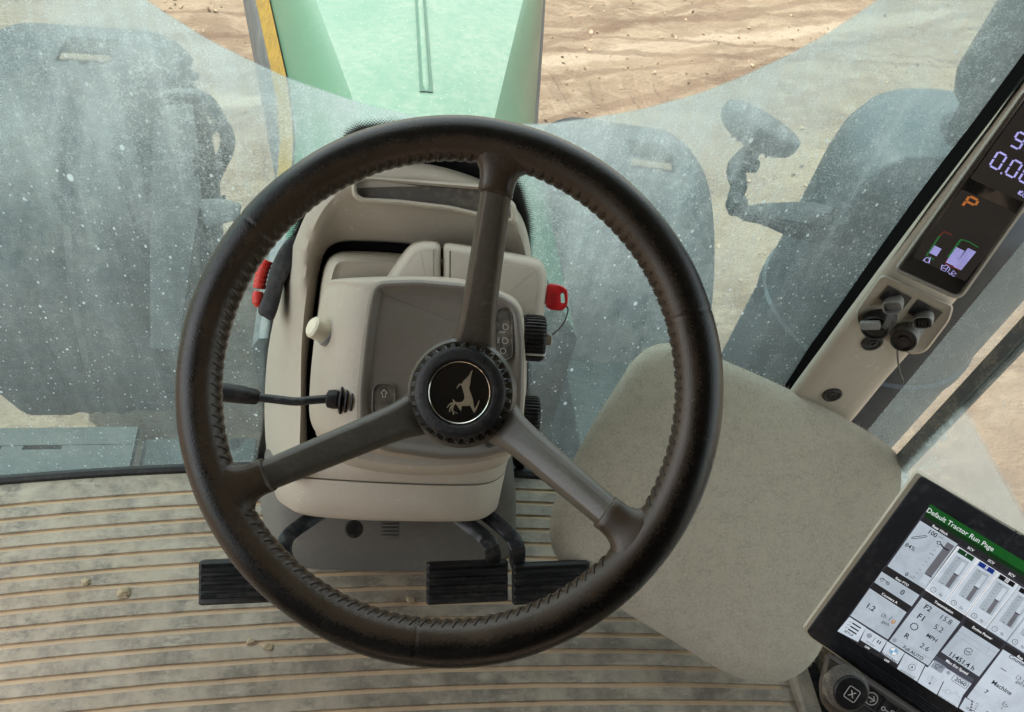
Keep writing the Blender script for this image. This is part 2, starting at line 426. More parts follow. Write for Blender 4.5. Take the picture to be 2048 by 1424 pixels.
bm = B(); tube(bm, [(TL(t) + TR(t)) / 2 + Vector((.0, 0, .016 - max(0, t - 2.2) * .06)) for t in (3.5, 2.8, 2.2, 1.9, 1.7, 1.5, 1.32, 1.295)], [.0085] * 7 + [.004], 12)
obj('centre_rib', bm, M_HOOD, hd)
bm = B(); cp = [(TL(t) + TR(t)) / 2 + Vector((0, 0, .0205 - max(0, t - 2.2) * .06)) for t in (3.5, 2.8, 2.2, 1.9, 1.7, 1.5, 1.32, 1.293)]
strip(bm, cp, .024, Vector((0, 0, 1))); obj('rib_channel', bm, mat('deep_green_channel', (.018, .06, .04), .5, dust=.3, dcol=(.1, .13, .1)), hd, sharp=None)
bm = B()
a0 = [[bm.verts.new(q + Vector((-.004, 0, .003 - max(0, t - 2.2) * .06))) for q in (BL(t), YL(t))] for t in ts if t > 1.25]
for a, b2 in zip(a0, a0[1:]): bm.faces.new((a[0], a[1], b2[1], b2[0]))
bmesh.ops.solidify(bm, geom=list(bm.faces), thickness=.004)
obj('side_stripe', bm, M_YELLOW, hd)
bm = B(); rr = []
for t in ts:
    l, r_ = YL(t), BR(t); y = t; dz_ = Vector((0, 0, max(0, t - 2.2) * .06)); l -= dz_; r_ -= dz_
    rr.append([Vector((l.x + .002, y, l.z + .004)), Vector((l.x - .012, y, l.z - .02)), Vector((l.x - .012, y, .95)), Vector((r_.x + .01, y, .95)), Vector((r_.x + .01, y, r_.z - .02)), Vector((r_.x - .002, y, r_.z))])
loft(bm, rr)
obj('side_screen', bm, M_FENDER, hd)

# ------------------------------------------------------------------ front wheels and their fenders
def wheel(C, R, W, label):
    w = thing('tractor_wheel', C, label, 'wheel', 'front wheels of the tractor')
    X = Vector((1, 0, 0)); bm = B()
    prof = [(R * .56, -W * .42), (R * .62, -W * .5), (R * .80, -W * .52), (R * .9, -W * .49), (R * .94, -W * .35), (R * .95, 0), (R * .94, W * .35), (R * .9, W * .49), (R * .80, W * .52), (R * .62, W * .5), (R * .56, W * .42)]
    x, y, n = frame_from(X); rings = []
    for r, h in prof: rings.append([C + n * h + (x * math.cos(2 * math.pi * k / 64) + y * math.sin(2 * math.pi * k / 64)) * r for k in range(64)])
    vs = [[bm.verts.new(p) for p in r] for r in rings]
    for a, b2 in zip(vs, vs[1:] + vs[:1]): faces_ring(bm, a, b2)
    for k in range(22):                       # chevron lugs
        for sd in (-1, 1):
            a0 = 2 * math.pi * (k + (.5 if sd > 0 else 0)) / 22; pts = []
            for s in range(6):
                f = s / 5; a = a0 + f * .26; h = sd * W * (.03 + .49 * f)
                rr_ = R * (.985 if f < .9 else .96)
                pts.append((a, h, rr_))
            da = .045; ring = []
            for a, h, r2 in pts:
                ring.append([C + n * h + (x * math.cos(q) + y * math.sin(q)) * r for q, r in ((a - da, R * .93), (a - da * .7, r2), (a + da * .7, r2), (a + da, R * .93))])
            loft(bm, ring)
    obj('tyre', bm, M_TYRE, w)
    bm = B(); lathe(bm, [(R * .57, -W * .40), (R * .55, -W * .3), (R * .5, -W * .1), (R * .3, 0), (R * .12, W * .05), (.01, W * .05), (.01, W * .04), (R * .3, -.02), (R * .5, W * .25), (R * .57, W * .40)], C, X, 48)
    obj('rim', bm, M_STACK, w)
    return w
def fender(C, R, x0, x1, mirror, label):
    f = thing('front_fender', C, label, 'fender', 'front wheel fenders of the tractor')
    bm = B(); rings = []; N = 26; a0, a1 = rad(-62), rad(100)       # angle from straight up, positive towards the cab
    sgn = -1 if mirror else 1
    for i in range(N + 1):
        a = a0 + (a1 - a0) * i / N; row = []
        endk = min(1, min(i, N - i) / 4); w0 = x0 + .07 * (1 - endk); w1 = x1 - .07 * (1 - endk)
        for s in range(25):
            q = s / 24; xx = w0 + (w1 - w0) * q
            e = min(q, 1 - q) * (x1 - x0); rim = .07 * max(0, 1 - e / .12) ** 2      # rolled-down side edges
            r = R - rim
            for c_ in (.52, .62, .72):                                # three pressed grooves running down the back
                if i > 9: r -= .016 * max(0, 1 - abs(q - c_) / .04)
            row.append(C + Vector((xx - C.x, -math.sin(a) * r, math.cos(a) * r)))
        rings.append(row)
    vs = [[bm.verts.new(p) for p in r] for r in rings]
    for i, (a, b2) in enumerate(zip(vs, vs[1:])):
        for s in range(24):
            q = (s + .5) / 24
            if i in (8, 9) and .50 < q < .75: continue    # the moulded opening at the crest
            bm.faces.new((a[s], a[s + 1], b2[s + 1], b2[s]))
    bmesh.ops.solidify(bm, geom=list(bm.faces), thickness=.008)
    obj('shell', bm, M_FENDER, f, sharp=50)
    bm = B(); a = a0 + (a1 - a0) * 9.55 / N; w_ = x1 - x0; e_ = Vector((0, -math.sin(a), math.cos(a)))
    box(bm, Vector((x0 + w_ * .625, C.y, C.z)) + e_ * (R - .012), w_ * .23, .03, .012, Vector((1, 0, 0)), Vector((0, -math.cos(a), -math.sin(a))), e_, .004); obj('slot_light_strip', bm, M_SOIL, f)  # tan strip added to imitate bright daylight showing through the opening
    bm = B(); s2 = (x0 + x1) / 2
    box(bm, (s2, C.y, C.z + R - .06), .06, .3, .03, bev=.008); box(bm, (s2, C.y, C.z + R * .5), .05, .06, R * .95, bev=.01)
    obj('bracket', bm, M_BLACKP, f)
    return f
CL, CR = Vector((-.80, 2.03, .72)), Vector((.64, 1.69, .72))
w1 = wheel(CL + Vector((-.01, 0, 0)), .565, .45, 'dusty front tyre below the dark fender left of the green hood')
w2 = wheel(CR, .565, .50, 'dusty front tyre below the dark fender between the hood and the exhaust canister')
f1 = fender(CL, .625, -1.10, -.56, True, 'dark plastic front fender with slot and grooves, left of the green hood')
f2 = fender(CR, .625, .42, .90, False, 'dark plastic front fender with grooves, between the green hood and the lamp')

for o in (w2, f2): o.rotation_euler.z = rad(-9)          # steered a little to the right
# ------------------------------------------------------------------ exhaust canister and stack at the right corner
ex = thing('exhaust_stack', (.863, .904, .6), 'big dark exhaust canister and upright pipe just outside the right cab post', 'exhaust')
c0 = Vector((.863, .904, 0)); U = Vector((0, 0, 1))
bm = B(); lathe(bm, [(.02, .55), (.17, .55), (.187, .58), (.187, 1.0), (.192, 1.005), (.192, 1.03), (.187, 1.035), (.187, 1.62), (.192, 1.625), (.192, 1.65), (.187, 1.655), (.187, 1.9), (.182, 1.945), (.168, 1.975), (.14, 1.992), (.02, 2.0)], c0, U, 48)
obj('canister', bm, M_STACK, ex)
bm = B(); lathe(bm, [(.02, 1.99), (.055, 1.99), (.06, 2.05), (.078, 2.055), (.088, 2.08), (.088, 2.9), (.07, 2.9), (.07, 2.85), (.02, 2.85)], c0 + Vector((.01, .0, 0)), U, 36)
obj('pipe', bm, M_STACK, ex)
bm = B(); tube(bm, [PX(1590, 470, .66), PX(1588, 425, .655), PX(1612, 418, .67), PX(1618, 445, .70)], .008, 8, smooth=14)
obj('lifting_ring', bm, M_EXT, ex)
# lamp on an arm
lp = thing('work_lamp', P(1520, 255, 1.23), 'oval black lamp with ribbed back on a bent arm beside the exhaust canister', 'lamp')
dl = 1.23; pc = P(1520, 256, dl)
du = (P(1590, 296, dl) - P(1450, 214, dl)).normalized(); ax = (AXB * .55 + AXU * .83).normalized(); ax = (ax - du * ax.dot(du)).normalized(); dv = du.cross(ax)
bm = B(); rings = []
for (k, h) in ((.3, -.024), (.75, -.022), (.93, -.014), (1, -.004), (1, .006), (.97, .012), (.88, .014), (.3, .012)):
    rings.append([pc + du * (.0655 * k * math.cos(2 * math.pi * q / 40)) + dv * (.046 * k * math.sin(2 * math.pi * q / 40)) + ax * h for q in range(40)])
loft(bm, rings); obj('housing', bm, M_EXT, lp)
bm = B()
for i in range(7):
    s = -.030 + i * .010
    box(bm, pc + du * s - ax * .020, .0035, .045, .016, du, dv, ax, .001)
obj('cooling_fin', bm, M_EXT, lp)
bm = B(); d2 = 1.25
tube(bm, [P(1505, 300, d2), P(1488, 318, d2), P(1472, 340, d2), P(1478, 375, d2), P(1470, 395, d2), P(1490, 425, d2), P(1530, 428, d2), P(1600, 440, 1.22), P(1660, 450, 1.2)], [.014, .016, .014, .011, .013, .019, .026, .03, .03], 10, smooth=30)
obj('arm', bm, M_EXT, lp)
bm = B(); box(bm, P(1497, 328, d2 - .01), .03, .022, .02, bev=.004); obj('joint', bm, M_EXT, lp)
bm = B(); box(bm, P(1473, 408, d2), .026, .03, .03, bev=.006); obj('joint', bm, M_EXT, lp)

# ------------------------------------------------------------------ left side: handrail and step
hr = thing('handrail', PY(380, 600, 1.3), 'dark bent grab rail on an upright post outside, left of the green hood', 'handrail')
bm = B(); tube(bm, [PY(x, y, 1.3) for x, y in ((322, 196), (360, 192), (396, 194), (420, 210), (440, 244), (455, 272), (452, 302), (430, 350), (414, 400), (412, 440), (420, 470))], .0135, 10, smooth=48); obj('rail', bm, M_EXT, hr)
bm = B(); slab(bm, rpoly([(322, 182), (384, 186), (398, 290), (404, 400), (392, 470), (372, 600), (356, 700), (300, 700), (300, 400), (306, 280)], 12), 1.52, .09); obj('post', bm, M_EXT, hr)
bm = B(); slab(bm, rpoly([(396, 398), (440, 396), (484, 408), (478, 440), (410, 456)], 8), 1.5, .05); obj('bracket', bm, M_EXT, hr)
bm = B(); tube(bm, [PY(412, 440, 1.28), PY(420, 470, 1.28), PY(432, 495, 1.28)], .006, 8); obj('cable', bm, M_RUBBER, hr)
st = thing('access_step', (-.7, .9, 1.05), 'dark teal step plate with small slots, outside below the left windscreen corner', 'step')
bm = B(); z = 1.1
x0, x1, ya, yb = -1.15, -.50, .74, 1.035; s0, s1 = .981, .992
box(bm, ((x0 + x1) / 2, (ya + s0) / 2, z - .01), x1 - x0, s0 - ya, .02); box(bm, ((x0 + x1) / 2, (s1 + yb) / 2, z - .01), x1 - x0, yb - s1, .02)
cuts = [x0, -.792, -.780, -.768, -.755, -.715, -.640, x1]
for i in range(0, 7, 2): box(bm, ((cuts[i] + cuts[i + 1]) / 2, (s0 + s1) / 2, z - .011), cuts[i + 1] - cuts[i], s1 - s0, .018)
obj('tread_plate', bm, M_STEP, st)
bm = B(); box(bm, (-.38, .9, z - .06), .235, .27, .03, bev=.005); obj('side_plate', bm, M_STEP, st)
bm = B(); box(bm, (-.82, .8, .75), .5, .05, .6, bev=.01); obj('riser', bm, M_STEP, st)
tb = thing('equipment_box', (.33, .95, .7), 'dark box outside below the right half of the windscreen, behind the felt pad', 'box')
bm = B(); box(bm, (.36, 1.02, .78), .62, .42, .6, bev=.03); obj('body', bm, M_STEP, tb)
bm = B(); box(bm, (.36, 1.02, 1.09), .6, .40, .03, bev=.01); obj('lid', bm, M_STEP, tb)
# ------------------------------------------------------------------ cab shell
FZ = 1.45                                  # cab floor
def wy(x): return .72 - .12 * (x + .2) ** 2   # plan curve of the windscreen
M_BEIGE = mat('beige_cab_plastic', (.43, .382, .315), .5, var=.09, vs=9, grain=.18, gs=1500, dust=.3, dcol=(.52, .47, .385), ds=24, scratch=.3)
M_HEAD = mat('grey_headliner', (.22, .21, .2), .9)
M_GREEN = mat('green_paint', (.02, .13, .03), .35, coat=.5)
def glass_mat(name, tint, wiped):
    mt, t, b = newmat(name); t.n.remove(b); out = t.n['Material Output']
    x, y, z = t.xyz()
    tr = t.node('ShaderNodeBsdfTransparent'); tr.inputs[0].default_value = (*tint, 1)
    gl = t.node('ShaderNodeBsdfGlossy'); gl.inputs['Roughness'].default_value = .03
    fr = t.node('ShaderNodeFresnel'); fr.inputs[0].default_value = 1.35
    m1 = t.node('ShaderNodeMixShader'); t.l.new(t.math('MULTIPLY', fr.outputs[0], .05), m1.inputs[0]); t.l.new(tr.outputs[0], m1.inputs[1]); t.l.new(gl.outputs[0], m1.inputs[2])
    df = t.node('ShaderNodeBsdfDiffuse'); tl = t.node('ShaderNodeBsdfTranslucent')
    dc = t.mix(t.noise(7, 3), (.48, .645, .65), (.64, .73, .715))  # bluish tint of scattered skylight put into the dust colour
    t.put(dc, df.inputs[0]); t.put(dc, tl.inputs[0])
    m2 = t.node('ShaderNodeMixShader'); m2.inputs[0].default_value = .6; t.l.new(df.outputs[0], m2.inputs[1]); t.l.new(tl.outputs[0], m2.inputs[2])
    streak = t.noise(1, 5, .65, t.mapping((34, 10, 2.2), (0, rad(9), 0)))
    grit = t.math('MULTIPLY', t.noise(520, 2, .8), t.math('ADD', .5, t.noise(90, 3, .7)))
    cloud = t.noise(5, 4, .6)
    base = t.math('ADD', t.math('MULTIPLY', t.step(streak, .38, .75), .26), t.math('MULTIPLY', t.step(grit, .42, .78), .42))
    base = t.math('ADD', base, t.math('MULTIPLY', t.step(cloud, .4, .68), .2))
    if wiped:      # a clean sector swept by the wiper whose spindle is at the top of the glass
        px_, pz_, R_ = .085, 2.57, .455
        dx = t.math('SUBTRACT', x, px_); dz = t.math('SUBTRACT', z, pz_)
        r = t.math('SQRT', t.math('ADD', t.math('MULTIPLY', dx, dx), t.math('MULTIPLY', dz, dz)))
        r = t.math('ADD', r, t.math('MULTIPLY', t.noise(9, 2), .006))
        dirty = t.step(r, R_ + .001, R_ + .0045)
        ridge = t.math('MULTIPLY', t.step(r, R_ + .15, R_ + .002), .30)
        low = t.math('MULTIPLY', t.step(z, 1.75, 1.45), .02); base = t.math('MULTIPLY', base, t.math('ADD', .30, t.math('MULTIPLY', t.step(r, R_ + .42, R_ + .03), .62)))
        f = t.math('MULTIPLY', t.math('ADD', t.math('ADD', base, ridge), low), dirty)
        f = t.math('ADD', f, t.math('MULTIPLY', t.math('ADD', .075, t.math('MULTIPLY', t.step(r, R_ + .45, R_ + .02), .06)), dirty))
        f = t.math('MULTIPLY', f, t.math('ADD', .75, t.math('MULTIPLY', t.step(z, 1.56, 1.82), .25)))
        f = t.math('ADD', f, .035)
        spk = t.math('ADD', t.math('MULTIPLY', dirty, .92), .08)
        t.put(t.mix(dirty, tint, (.62, .81, .80)), tr.inputs[0])
    else:          # the side glass: a clear upper part, a film of dried mud low down
        film = t.math('MULTIPLY', t.step(t.math('ADD', z, t.math('MULTIPLY', t.noise(30, 4), .012)), 1.912, 1.898), t.step(y, .505, .5))
        f = t.math('ADD', t.math('ADD', t.math('MULTIPLY', film, .42), t.math('MULTIPLY', base, .28)), t.math('MULTIPLY', t.step(y, .5, .515), .16))
        mud = t.math('MULTIPLY', t.step(t.noise(70, 5, .7, None, 1), .5, .6), t.math('MULTIPLY', t.step(z, 1.90, 1.87), t.math('MULTIPLY', t.step(y, .44, .49), t.step(y, .522, .512))))
        f = t.math('ADD', t.math('ADD', f, .06), t.math('MULTIPLY', mud, .3)); spk = .4
    for sc_, th, rot, al, kp_ in ((420, .2, .2, .35, .3), (260, .17, .7, .30, .35), (140, .16, .3, .6, .35), (75, .115, 1.1, .8, .55), (34, .08, 2.0, .9, .6), (15, .045, .5, .95, .6)):   # dried splashes of several sizes
        vv = t.mapping((1, 1, .62), (.2, rot, 0)); nz = t.noise(sc_ * 1.6, 2)
        vo = t.vor(sc_, vv); keep = t.math('GREATER_THAN', t.xyz(vo[1])[0], kp_)
        s_ = t.math('MULTIPLY', t.step(t.math('ADD', vo[0], t.math('MULTIPLY', nz, .10)), th + .065, th + .03), keep)
        f = t.math('MAXIMUM', f, t.math('MULTIPLY', t.math('MULTIPLY', s_, al), spk))
    sm = t.vor(9, t.mapping((1, 1, .3), (0, rad(14), 0)))
    smf = t.math('MULTIPLY', t.math('MULTIPLY', t.step(t.math('ADD', sm[0], t.math('MULTIPLY', t.noise(60, 4, .7, t.mapping((2.5, 1, .5))), .25)), .27, .16), t.math('GREATER_THAN', t.xyz(sm[1])[1], .72)), .3)
    f = t.math('ADD', f, t.math('MULTIPLY', smf, spk))
    hair = t.noise(1, 2, .5, t.mapping((60, 20, 8), (0, rad(38), 0)), .8)
    f = t.math('ADD', f, t.math('MULTIPLY', t.math('MULTIPLY', t.step(t.math('ABSOLUTE', t.math('SUBTRACT', hair, .5)), .005, .001), .08), spk))
    f = t.math('MINIMUM', f, .93)
    m3 = t.node('ShaderNodeMixShader'); t.l.new(f, m3.inputs[0]); t.l.new(m1.outputs[0], m3.inputs[1]); t.l.new(m2.outputs[0], m3.inputs[2])
    t.l.new(m3.outputs[0], out.inputs[0]); return mt
def frit_mat():      # printed ceramic band, breaking up into dots along its rim (UV v = 0 at the rim)
    mt, t, b = newmat('printed_black_frit')
    uv = t.node('ShaderNodeTexCoord').outputs['UV']
    x, y, z = t.xyz(uv)
    g = t.node('ShaderNodeMapping'); t.put(uv, g.inputs[0]); g.inputs['Rotation'].default_value = (0, 0, rad(45)); g.inputs['Scale'].default_value = (400, 400, 400)
    gx, gy, gz = t.xyz(g.outputs[0])
    fx = t.math('SUBTRACT', t.math('FRACT', gx), .5); fy = t.math('SUBTRACT', t.math('FRACT', gy), .5)
    r = t.math('SQRT', t.math('ADD', t.math('MULTIPLY', fx, fx), t.math('MULTIPLY', fy, fy)))
    size = t.math('MULTIPLY', y, 48)          # metres in from the rim -> dot radius
    a = t.math('LESS_THAN', r, t.math('ADD', size, .06))
    b.inputs['Base Color'].default_value = (.008, .008, .009, 1); b.inputs['Roughness'].default_value = .35
    t.put(a, b.inputs['Alpha']); return mt
M_GLASS = glass_mat('dusty_wiped_glass', (.84, .90, .865), True)
M_SIDEGLASS = glass_mat('dusty_side_glass', (.84, .90, .88), False)
M_FRIT = frit_mat()

ws = thing('windscreen', (0, .7, FZ), 'dusty curved windscreen with a clean wiped arc, in front of the steering wheel', 'windscreen')
bm = B(); n = 48; xs = [-.72 + 1.335 * i / n for i in range(n + 1)]
vs = [[bm.verts.new((x, wy(x), z)) for x in xs] for z in (FZ - .01, 1.8, 2.2, 2.6, 2.92)]
for a, b2 in zip(vs, vs[1:]): faces_ring(bm, a, b2, closed=False)
gl_ = obj('glass', bm, M_GLASS, None); gl_.parent = ws; gl_.matrix_parent_inverse = Matrix.Translation(-Vector(ws.location))
def frit(path, w, mi_name='frit_band'):
    """ribbon on the inner side of the glass; path is its dotted outer rim (photo pixels), w its width in metres, inward = left of travel"""
    Q = []
    for x, y in catmull([(a, b2, 0) for a, b2 in path], 60, False) and [(p.x, p.y) for p in catmull([(a, b2, 0) for a, b2 in path], 60, False)]:
        Y = .7
        for _ in range(6): Y = wy(PY(x, y, Y).x) - .003
        Q.append(PY(x, y, Y))
    bm = B(); uvl = bm.loops.layers.uv.new('UVMap'); s = 0; A = []; C_ = []; S = []
    for i, q in enumerate(Q):
        t_ = Q[min(i + 1, 59)] - Q[max(i - 1, 0)]; t_.normalize(); nn = Vector((-t_.z, 0, t_.x)); nn.normalize()
        if i: s += (Q[i] - Q[i - 1]).length
        p2 = q.lerp(PY(800, 640, .7), .38); p2.y = wy(p2.x) - .003
        A.append(bm.verts.new(q)); C_.append(bm.verts.new(p2)); S.append(s)
    for i in range(59):
        f = bm.faces.new((A[i], A[i + 1], C_[i + 1], C_[i]))
        for lp_, uv in zip(f.loops, ((S[i], 0), (S[i + 1], 0), (S[i + 1], (C_[i + 1].co - A[i + 1].co).length), (S[i], (C_[i].co - A[i].co).length))): lp_[uvl].uv = (uv[0], abs(uv[1]))
    return obj(mi_name, bm, M_FRIT, ws)
frit([(505, 960), (512, 900), (521, 850), (522, 760), (526, 640), (545, 560), (560, 500), (590, 420), (640, 330), (668, 290), (682, 262), (700, 242), (730, 234), (790, 232), (860, 240), (940, 258), (1000, 300), (1045, 350), (1062, 395), (1072, 440), (1072, 520), (1068, 640), (1062, 800), (1050, 960)], -.075)
bm = B()     # rubber seal at the foot of the glass and up the right edge
tube(bm, [Vector((x, wy(x) - .012, FZ + .006)) for x in xs], .009, 8); obj('base_seal', bm, M_RUBBER, ws)
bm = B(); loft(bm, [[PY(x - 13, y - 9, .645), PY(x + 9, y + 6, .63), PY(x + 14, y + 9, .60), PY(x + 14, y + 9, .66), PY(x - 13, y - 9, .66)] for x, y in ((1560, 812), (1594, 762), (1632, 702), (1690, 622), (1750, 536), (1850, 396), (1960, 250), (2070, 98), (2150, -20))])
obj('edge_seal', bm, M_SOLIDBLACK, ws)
sw = thing('side_window', (.69, .4, FZ), 'dusty right side glass with dried mud film, beyond the beige post', 'window')
bm = B(); poly(bm, [Vector((.692, .585, FZ)), Vector((.692, -.6, FZ)), Vector((.692, -.6, 2.92)), Vector((.692, .585, 2.92))])
g2 = obj('glass', bm, M_SIDEGLASS, None); g2.parent = sw; g2.matrix_parent_inverse = Matrix.Translation(-Vector(sw.location))
bm = B(); box(bm, (.697, .514, 2.2), .012, .019, 1.45, bev=.003); box(bm, (.699, .5015, 2.2), .007, .005, 1.45, bev=.002)
obj('divider_seal', bm, mat('worn_grey_seal', (.09, .1, .105), .6, var=.4, vs=60, dust=.7, dcol=(.3, .28, .22), ds=40), sw)
bm = B(); box(bm, (.672, 0, FZ + .02), .035, 1.1, .075, bev=.012); obj('bottom_rail', bm, mat('brown_door_rail', (.12, .085, .055), .5, dust=.5), sw)

rf = thing('cab_roof', (0, -.1, 2.95), 'cab roof with a pale headliner above the steering wheel', 'roof')
bm = B(); box(bm, (.04, -.25, 3.06), 2.2, 2.4, .16, bev=.05); obj('roof_shell', bm, M_GREEN, rf)
bm = B(); box(bm, (.04, -.35, 2.955), 1.5, 2.0, .04, bev=.01); obj('headliner', bm, M_HEAD, rf)
bw = thing('rear_light_blocker', (0, -1.2, FZ), 'added dark panel behind the driver, blocking light from the rear', 'light blocker')
bm = B(); box(bm, (0, -1.22, 2.2), 1.5, .06, 1.42, bev=.02); obj('blocker_panel', bm, mat('dark_light_blocker', (.09, .085, .08), .8), bw)  # unseen panel added behind the camera to cut light from the rear
for sx, lab in ((-.80, 'added dark panel behind the left door opening, blocking side light'), (.76, 'added dark panel behind the right side glass, blocking side light')):  # unseen panels added on both sides to keep side light off the dash
    o = thing('side_light_blocker', (sx, -.7, FZ), lab, 'light blocker'); bm = B(); box(bm, (sx, -.66, 2.2), .05, 1.04, 1.42, bev=.015); obj('blocker_panel', bm, bpy.data.materials['dark_light_blocker'], o)
pl = thing('corner_post', (-.66, .62, FZ), 'left front cab post at the dirty edge of the windscreen', 'post')
bm = B(); box(bm, (-.735, .63, 2.2), .05, .07, 1.5, bev=.012); obj('post_cover', bm, M_BEIGE, pl)

# ------------------------------------------------------------------ floor and ribbed rubber mat
bm = B(); box(bm, (.0, .12, FZ - .035), 1.44, 1.16, .05); 
for v in bm.verts:
    if v.co.y > .5: v.co.y = wy(v.co.x) - .0
prop(obj('floor', bm, M_BLACKP, sharp=None), kind='structure')
def mat_mat():
    mt, t, b = newmat('ribbed_rubber_mat')
    x, y, z = t.xyz()
    c = t.mix(t.step(t.noise(14, 6, .7), .34, .66), (.132, .108, .083), (.315, .262, .202))
    c = t.mix(t.math('MULTIPLY', t.step(t.noise(24, 6, .75, t.mapping((1, 2.2, 1))), .5, .64), .75), c, (.36, .31, .235))
    c = t.mix(t.math('MULTIPLY', t.step(t.noise(7, 5, .7), .5, .66), .5), c, (.37, .30, .21))
    c = t.mix(t.math('MULTIPLY', t.step(t.noise(5, 5, .7, t.mapping((1, 1.6, 1))), .54, .68), .55), c, (.17, .115, .075))        # damp brown soil trodden in
    lft = t.step(t.math('ADD', x, t.math('MULTIPLY', t.noise(6, 4), .35)), .22, -.35)        # more sand trodden in near the door
    c = t.mix(t.math('MULTIPLY', lft, t.math('MULTIPLY', t.step(t.noise(40, 5, .75), .38, .62), .55)), c, (.43, .35, .255))
    gr = t.step(t.math('ADD', z, t.math('MULTIPLY', t.math('SUBTRACT', t.noise(60, 5, .75), .5), .0070)), -.0019, -.0032)      # silt settled in the grooves
    c = t.mix(t.math('MULTIPLY', gr, t.math('ADD', .35, t.math('MULTIPLY', t.noise(18, 3), .8))), c, (.58, .42, .26))
    c = t.mix(t.math('MULTIPLY', t.step(t.noise(420, 3, .7), .66, .74), .6), c, (.42, .34, .24))
    t.put(c, b.inputs['Base Color']); t.put(t.ramp(t.noise(20, 4), [(.3, .33), (.7, .65)]), b.inputs['Roughness'])
    t.put(t.bump(t.noise(500, 3, .7), .35, .0012), b.inputs['Normal']); return mt
M_MAT = mat_mat()
MZ = FZ + .007
mt_o = thing('floor_mat', (0, .3, MZ), 'ribbed grey rubber floor mat with tan dirt in its grooves, under the pedals', 'floor mat')
bm = B(); prof = []; pitch = .0243; y0 = .688; k = 0
yy = y0
while yy > -.15:         # rib (flat), groove wall, groove floor, groove wall
    prof += [(yy, 0), (yy - pitch + .0076, 0), (yy - pitch + .0066, -.0042), (yy - pitch + .0010, -.0038)]
    yy -= pitch
XS = [-.66 + 1.29 * i / 44 for i in range(45)]
def mshift(x, y): return -.11 * (x + .12) ** 2 * min(1, max(0, (y + .2) / .9)) + .0012 * mnoise.noise(Vector((x * 9, y * 30, 0)))
def inset_end(x, i):      # grooves stop short of the right border and around the pedestal
    return x > .575 or x < -.60
rows = []
for (y, z) in prof:
    rows.append([bm.verts.new((x, y + mshift(x, y), MZ + (0 if inset_end(x, 0) else z))) for x in XS])
edge = [bm.verts.new((x, wy(x) - .006, MZ + .0015)) for x in XS]
faces_ring(bm, edge, rows[0], closed=False)
for a, b2 in zip(rows, rows[1:]): faces_ring(bm, a, b2, closed=False)
obj('ribbed_sheet', bm, M_MAT, mt_o, sharp=25)
bm = B(); tube(bm, [Vector((.60, y, MZ + .002)) for y in (-.15, .1, .3, .5, .55)], .012, 8, flat=.5); obj('border', bm, M_MAT, mt_o)
# kick panel behind the pedals
M_KICK = mat('dark_grey_kick_panel', (.135, .126, .113), .55, var=.1, vs=20, dust=.4, dcol=(.2, .175, .14), grain=.2)
kp = thing('kick_panel', (.04, .55, FZ), 'dark grey sloping panel under the dashboard, behind the pedals', 'panel')
fl = [PZ(x, y, MZ + .001) for x, y in ((520, 1000), (538, 1085), (575, 1128), (680, 1140), (850, 1142), (950, 1134), (1012, 1116), (1030, 1078), (1000, 1000))]
topz = [.02, .09, .13, .15, .15, .14, .11, .07, .02]
up = [Vector((q.x * .98, q.y + h * .75, q.z + h)) for q, h in zip(fl, topz)]
bm = B()
L1 = catmull(fl, 40, False); L2 = catmull(up, 40, False)
rings = [[a.lerp(b2, t_) + Vector((0, -.008 * math.sin(math.pi * t_), .004 * math.sin(math.pi * t_))) for a, b2 in zip(L1, L2)] for t_ in (0, .08, .3, .6, .85, 1)]
rings.append([q + Vector((0, .2, .02)) for q in L2])
vs = [[bm.verts.new(p) for p in r] for r in rings]
for a, b2 in zip(vs, vs[1:]): faces_ring(bm, a, b2, closed=False)
obj('panel_skin', bm, M_KICK, kp)
q = PY(708, 1058, .535); bm = B(); lathe(bm, [(.001, .014), (.010, .014), (.0125, .010), (.0125, 0), (.002, -.01)], q, (CAM - q).normalized(), 24); obj('round_plug', bm, M_BLACK, kp)
q = PY(780, 1058, .535); nq = (CAM - q).normalized(); xq, yq, _ = frame_from(nq); bm = B()
for i in range(5): box(bm, q + yq * (.010 - i * .005) + nq * .006, .024, .003, .008, xq, yq, nq, .0008)
box(bm, q, .026, .026, .008, xq, yq, nq, .001); obj('vent_grille', bm, M_KICK, kp)

# clods of soil lying on the mat
M_CLOD = mat('dry_clod', (.36, .28, .18), .95, var=.3, vs=200, grain=.6, gs=400)
clods = [(248, 1186, .0075, 'tan clod of soil alone between two grooves of the mat, left of the clutch pedal'), (172, 1164, .0055, 'small pale clod of soil on the mat, near the left end of the grooves'), (1040, 1196, .006, 'pale clod of soil lying in the gap between the two brake pedals'),
         (820, 1200, .005, 'flat tan crumb of soil on the mat under the middle of the wheel'), (500, 1283, .0048, 'brown crumb of soil on the mat, under the lower left of the wheel rim'), (535, 1293, .0055, 'brown clod of soil beside the lower left of the wheel rim')]
proto = None
for i, (px, py, r, lab) in enumerate(clods):
    c = PZ(px, py, MZ + r * .35)
    if True:
        bm = B(); bmesh.ops.create_icosphere(bm, subdivisions=3, radius=r)
        for v in bm.verts:
            k_ = 1 + .5 * mnoise.fractal(v.co * 160 + Vector((i * 7, 0, 0)), 1, 2, 3); v.co = Vector((v.co.x * 1.15 * k_, v.co.y * k_, v.co.z * .65 * k_)) + c
    o = obj('soil_clod', bm, M_CLOD, None, sharp=30, base=c); prop(o, lab, 'clod', 'soil clods on the mat')
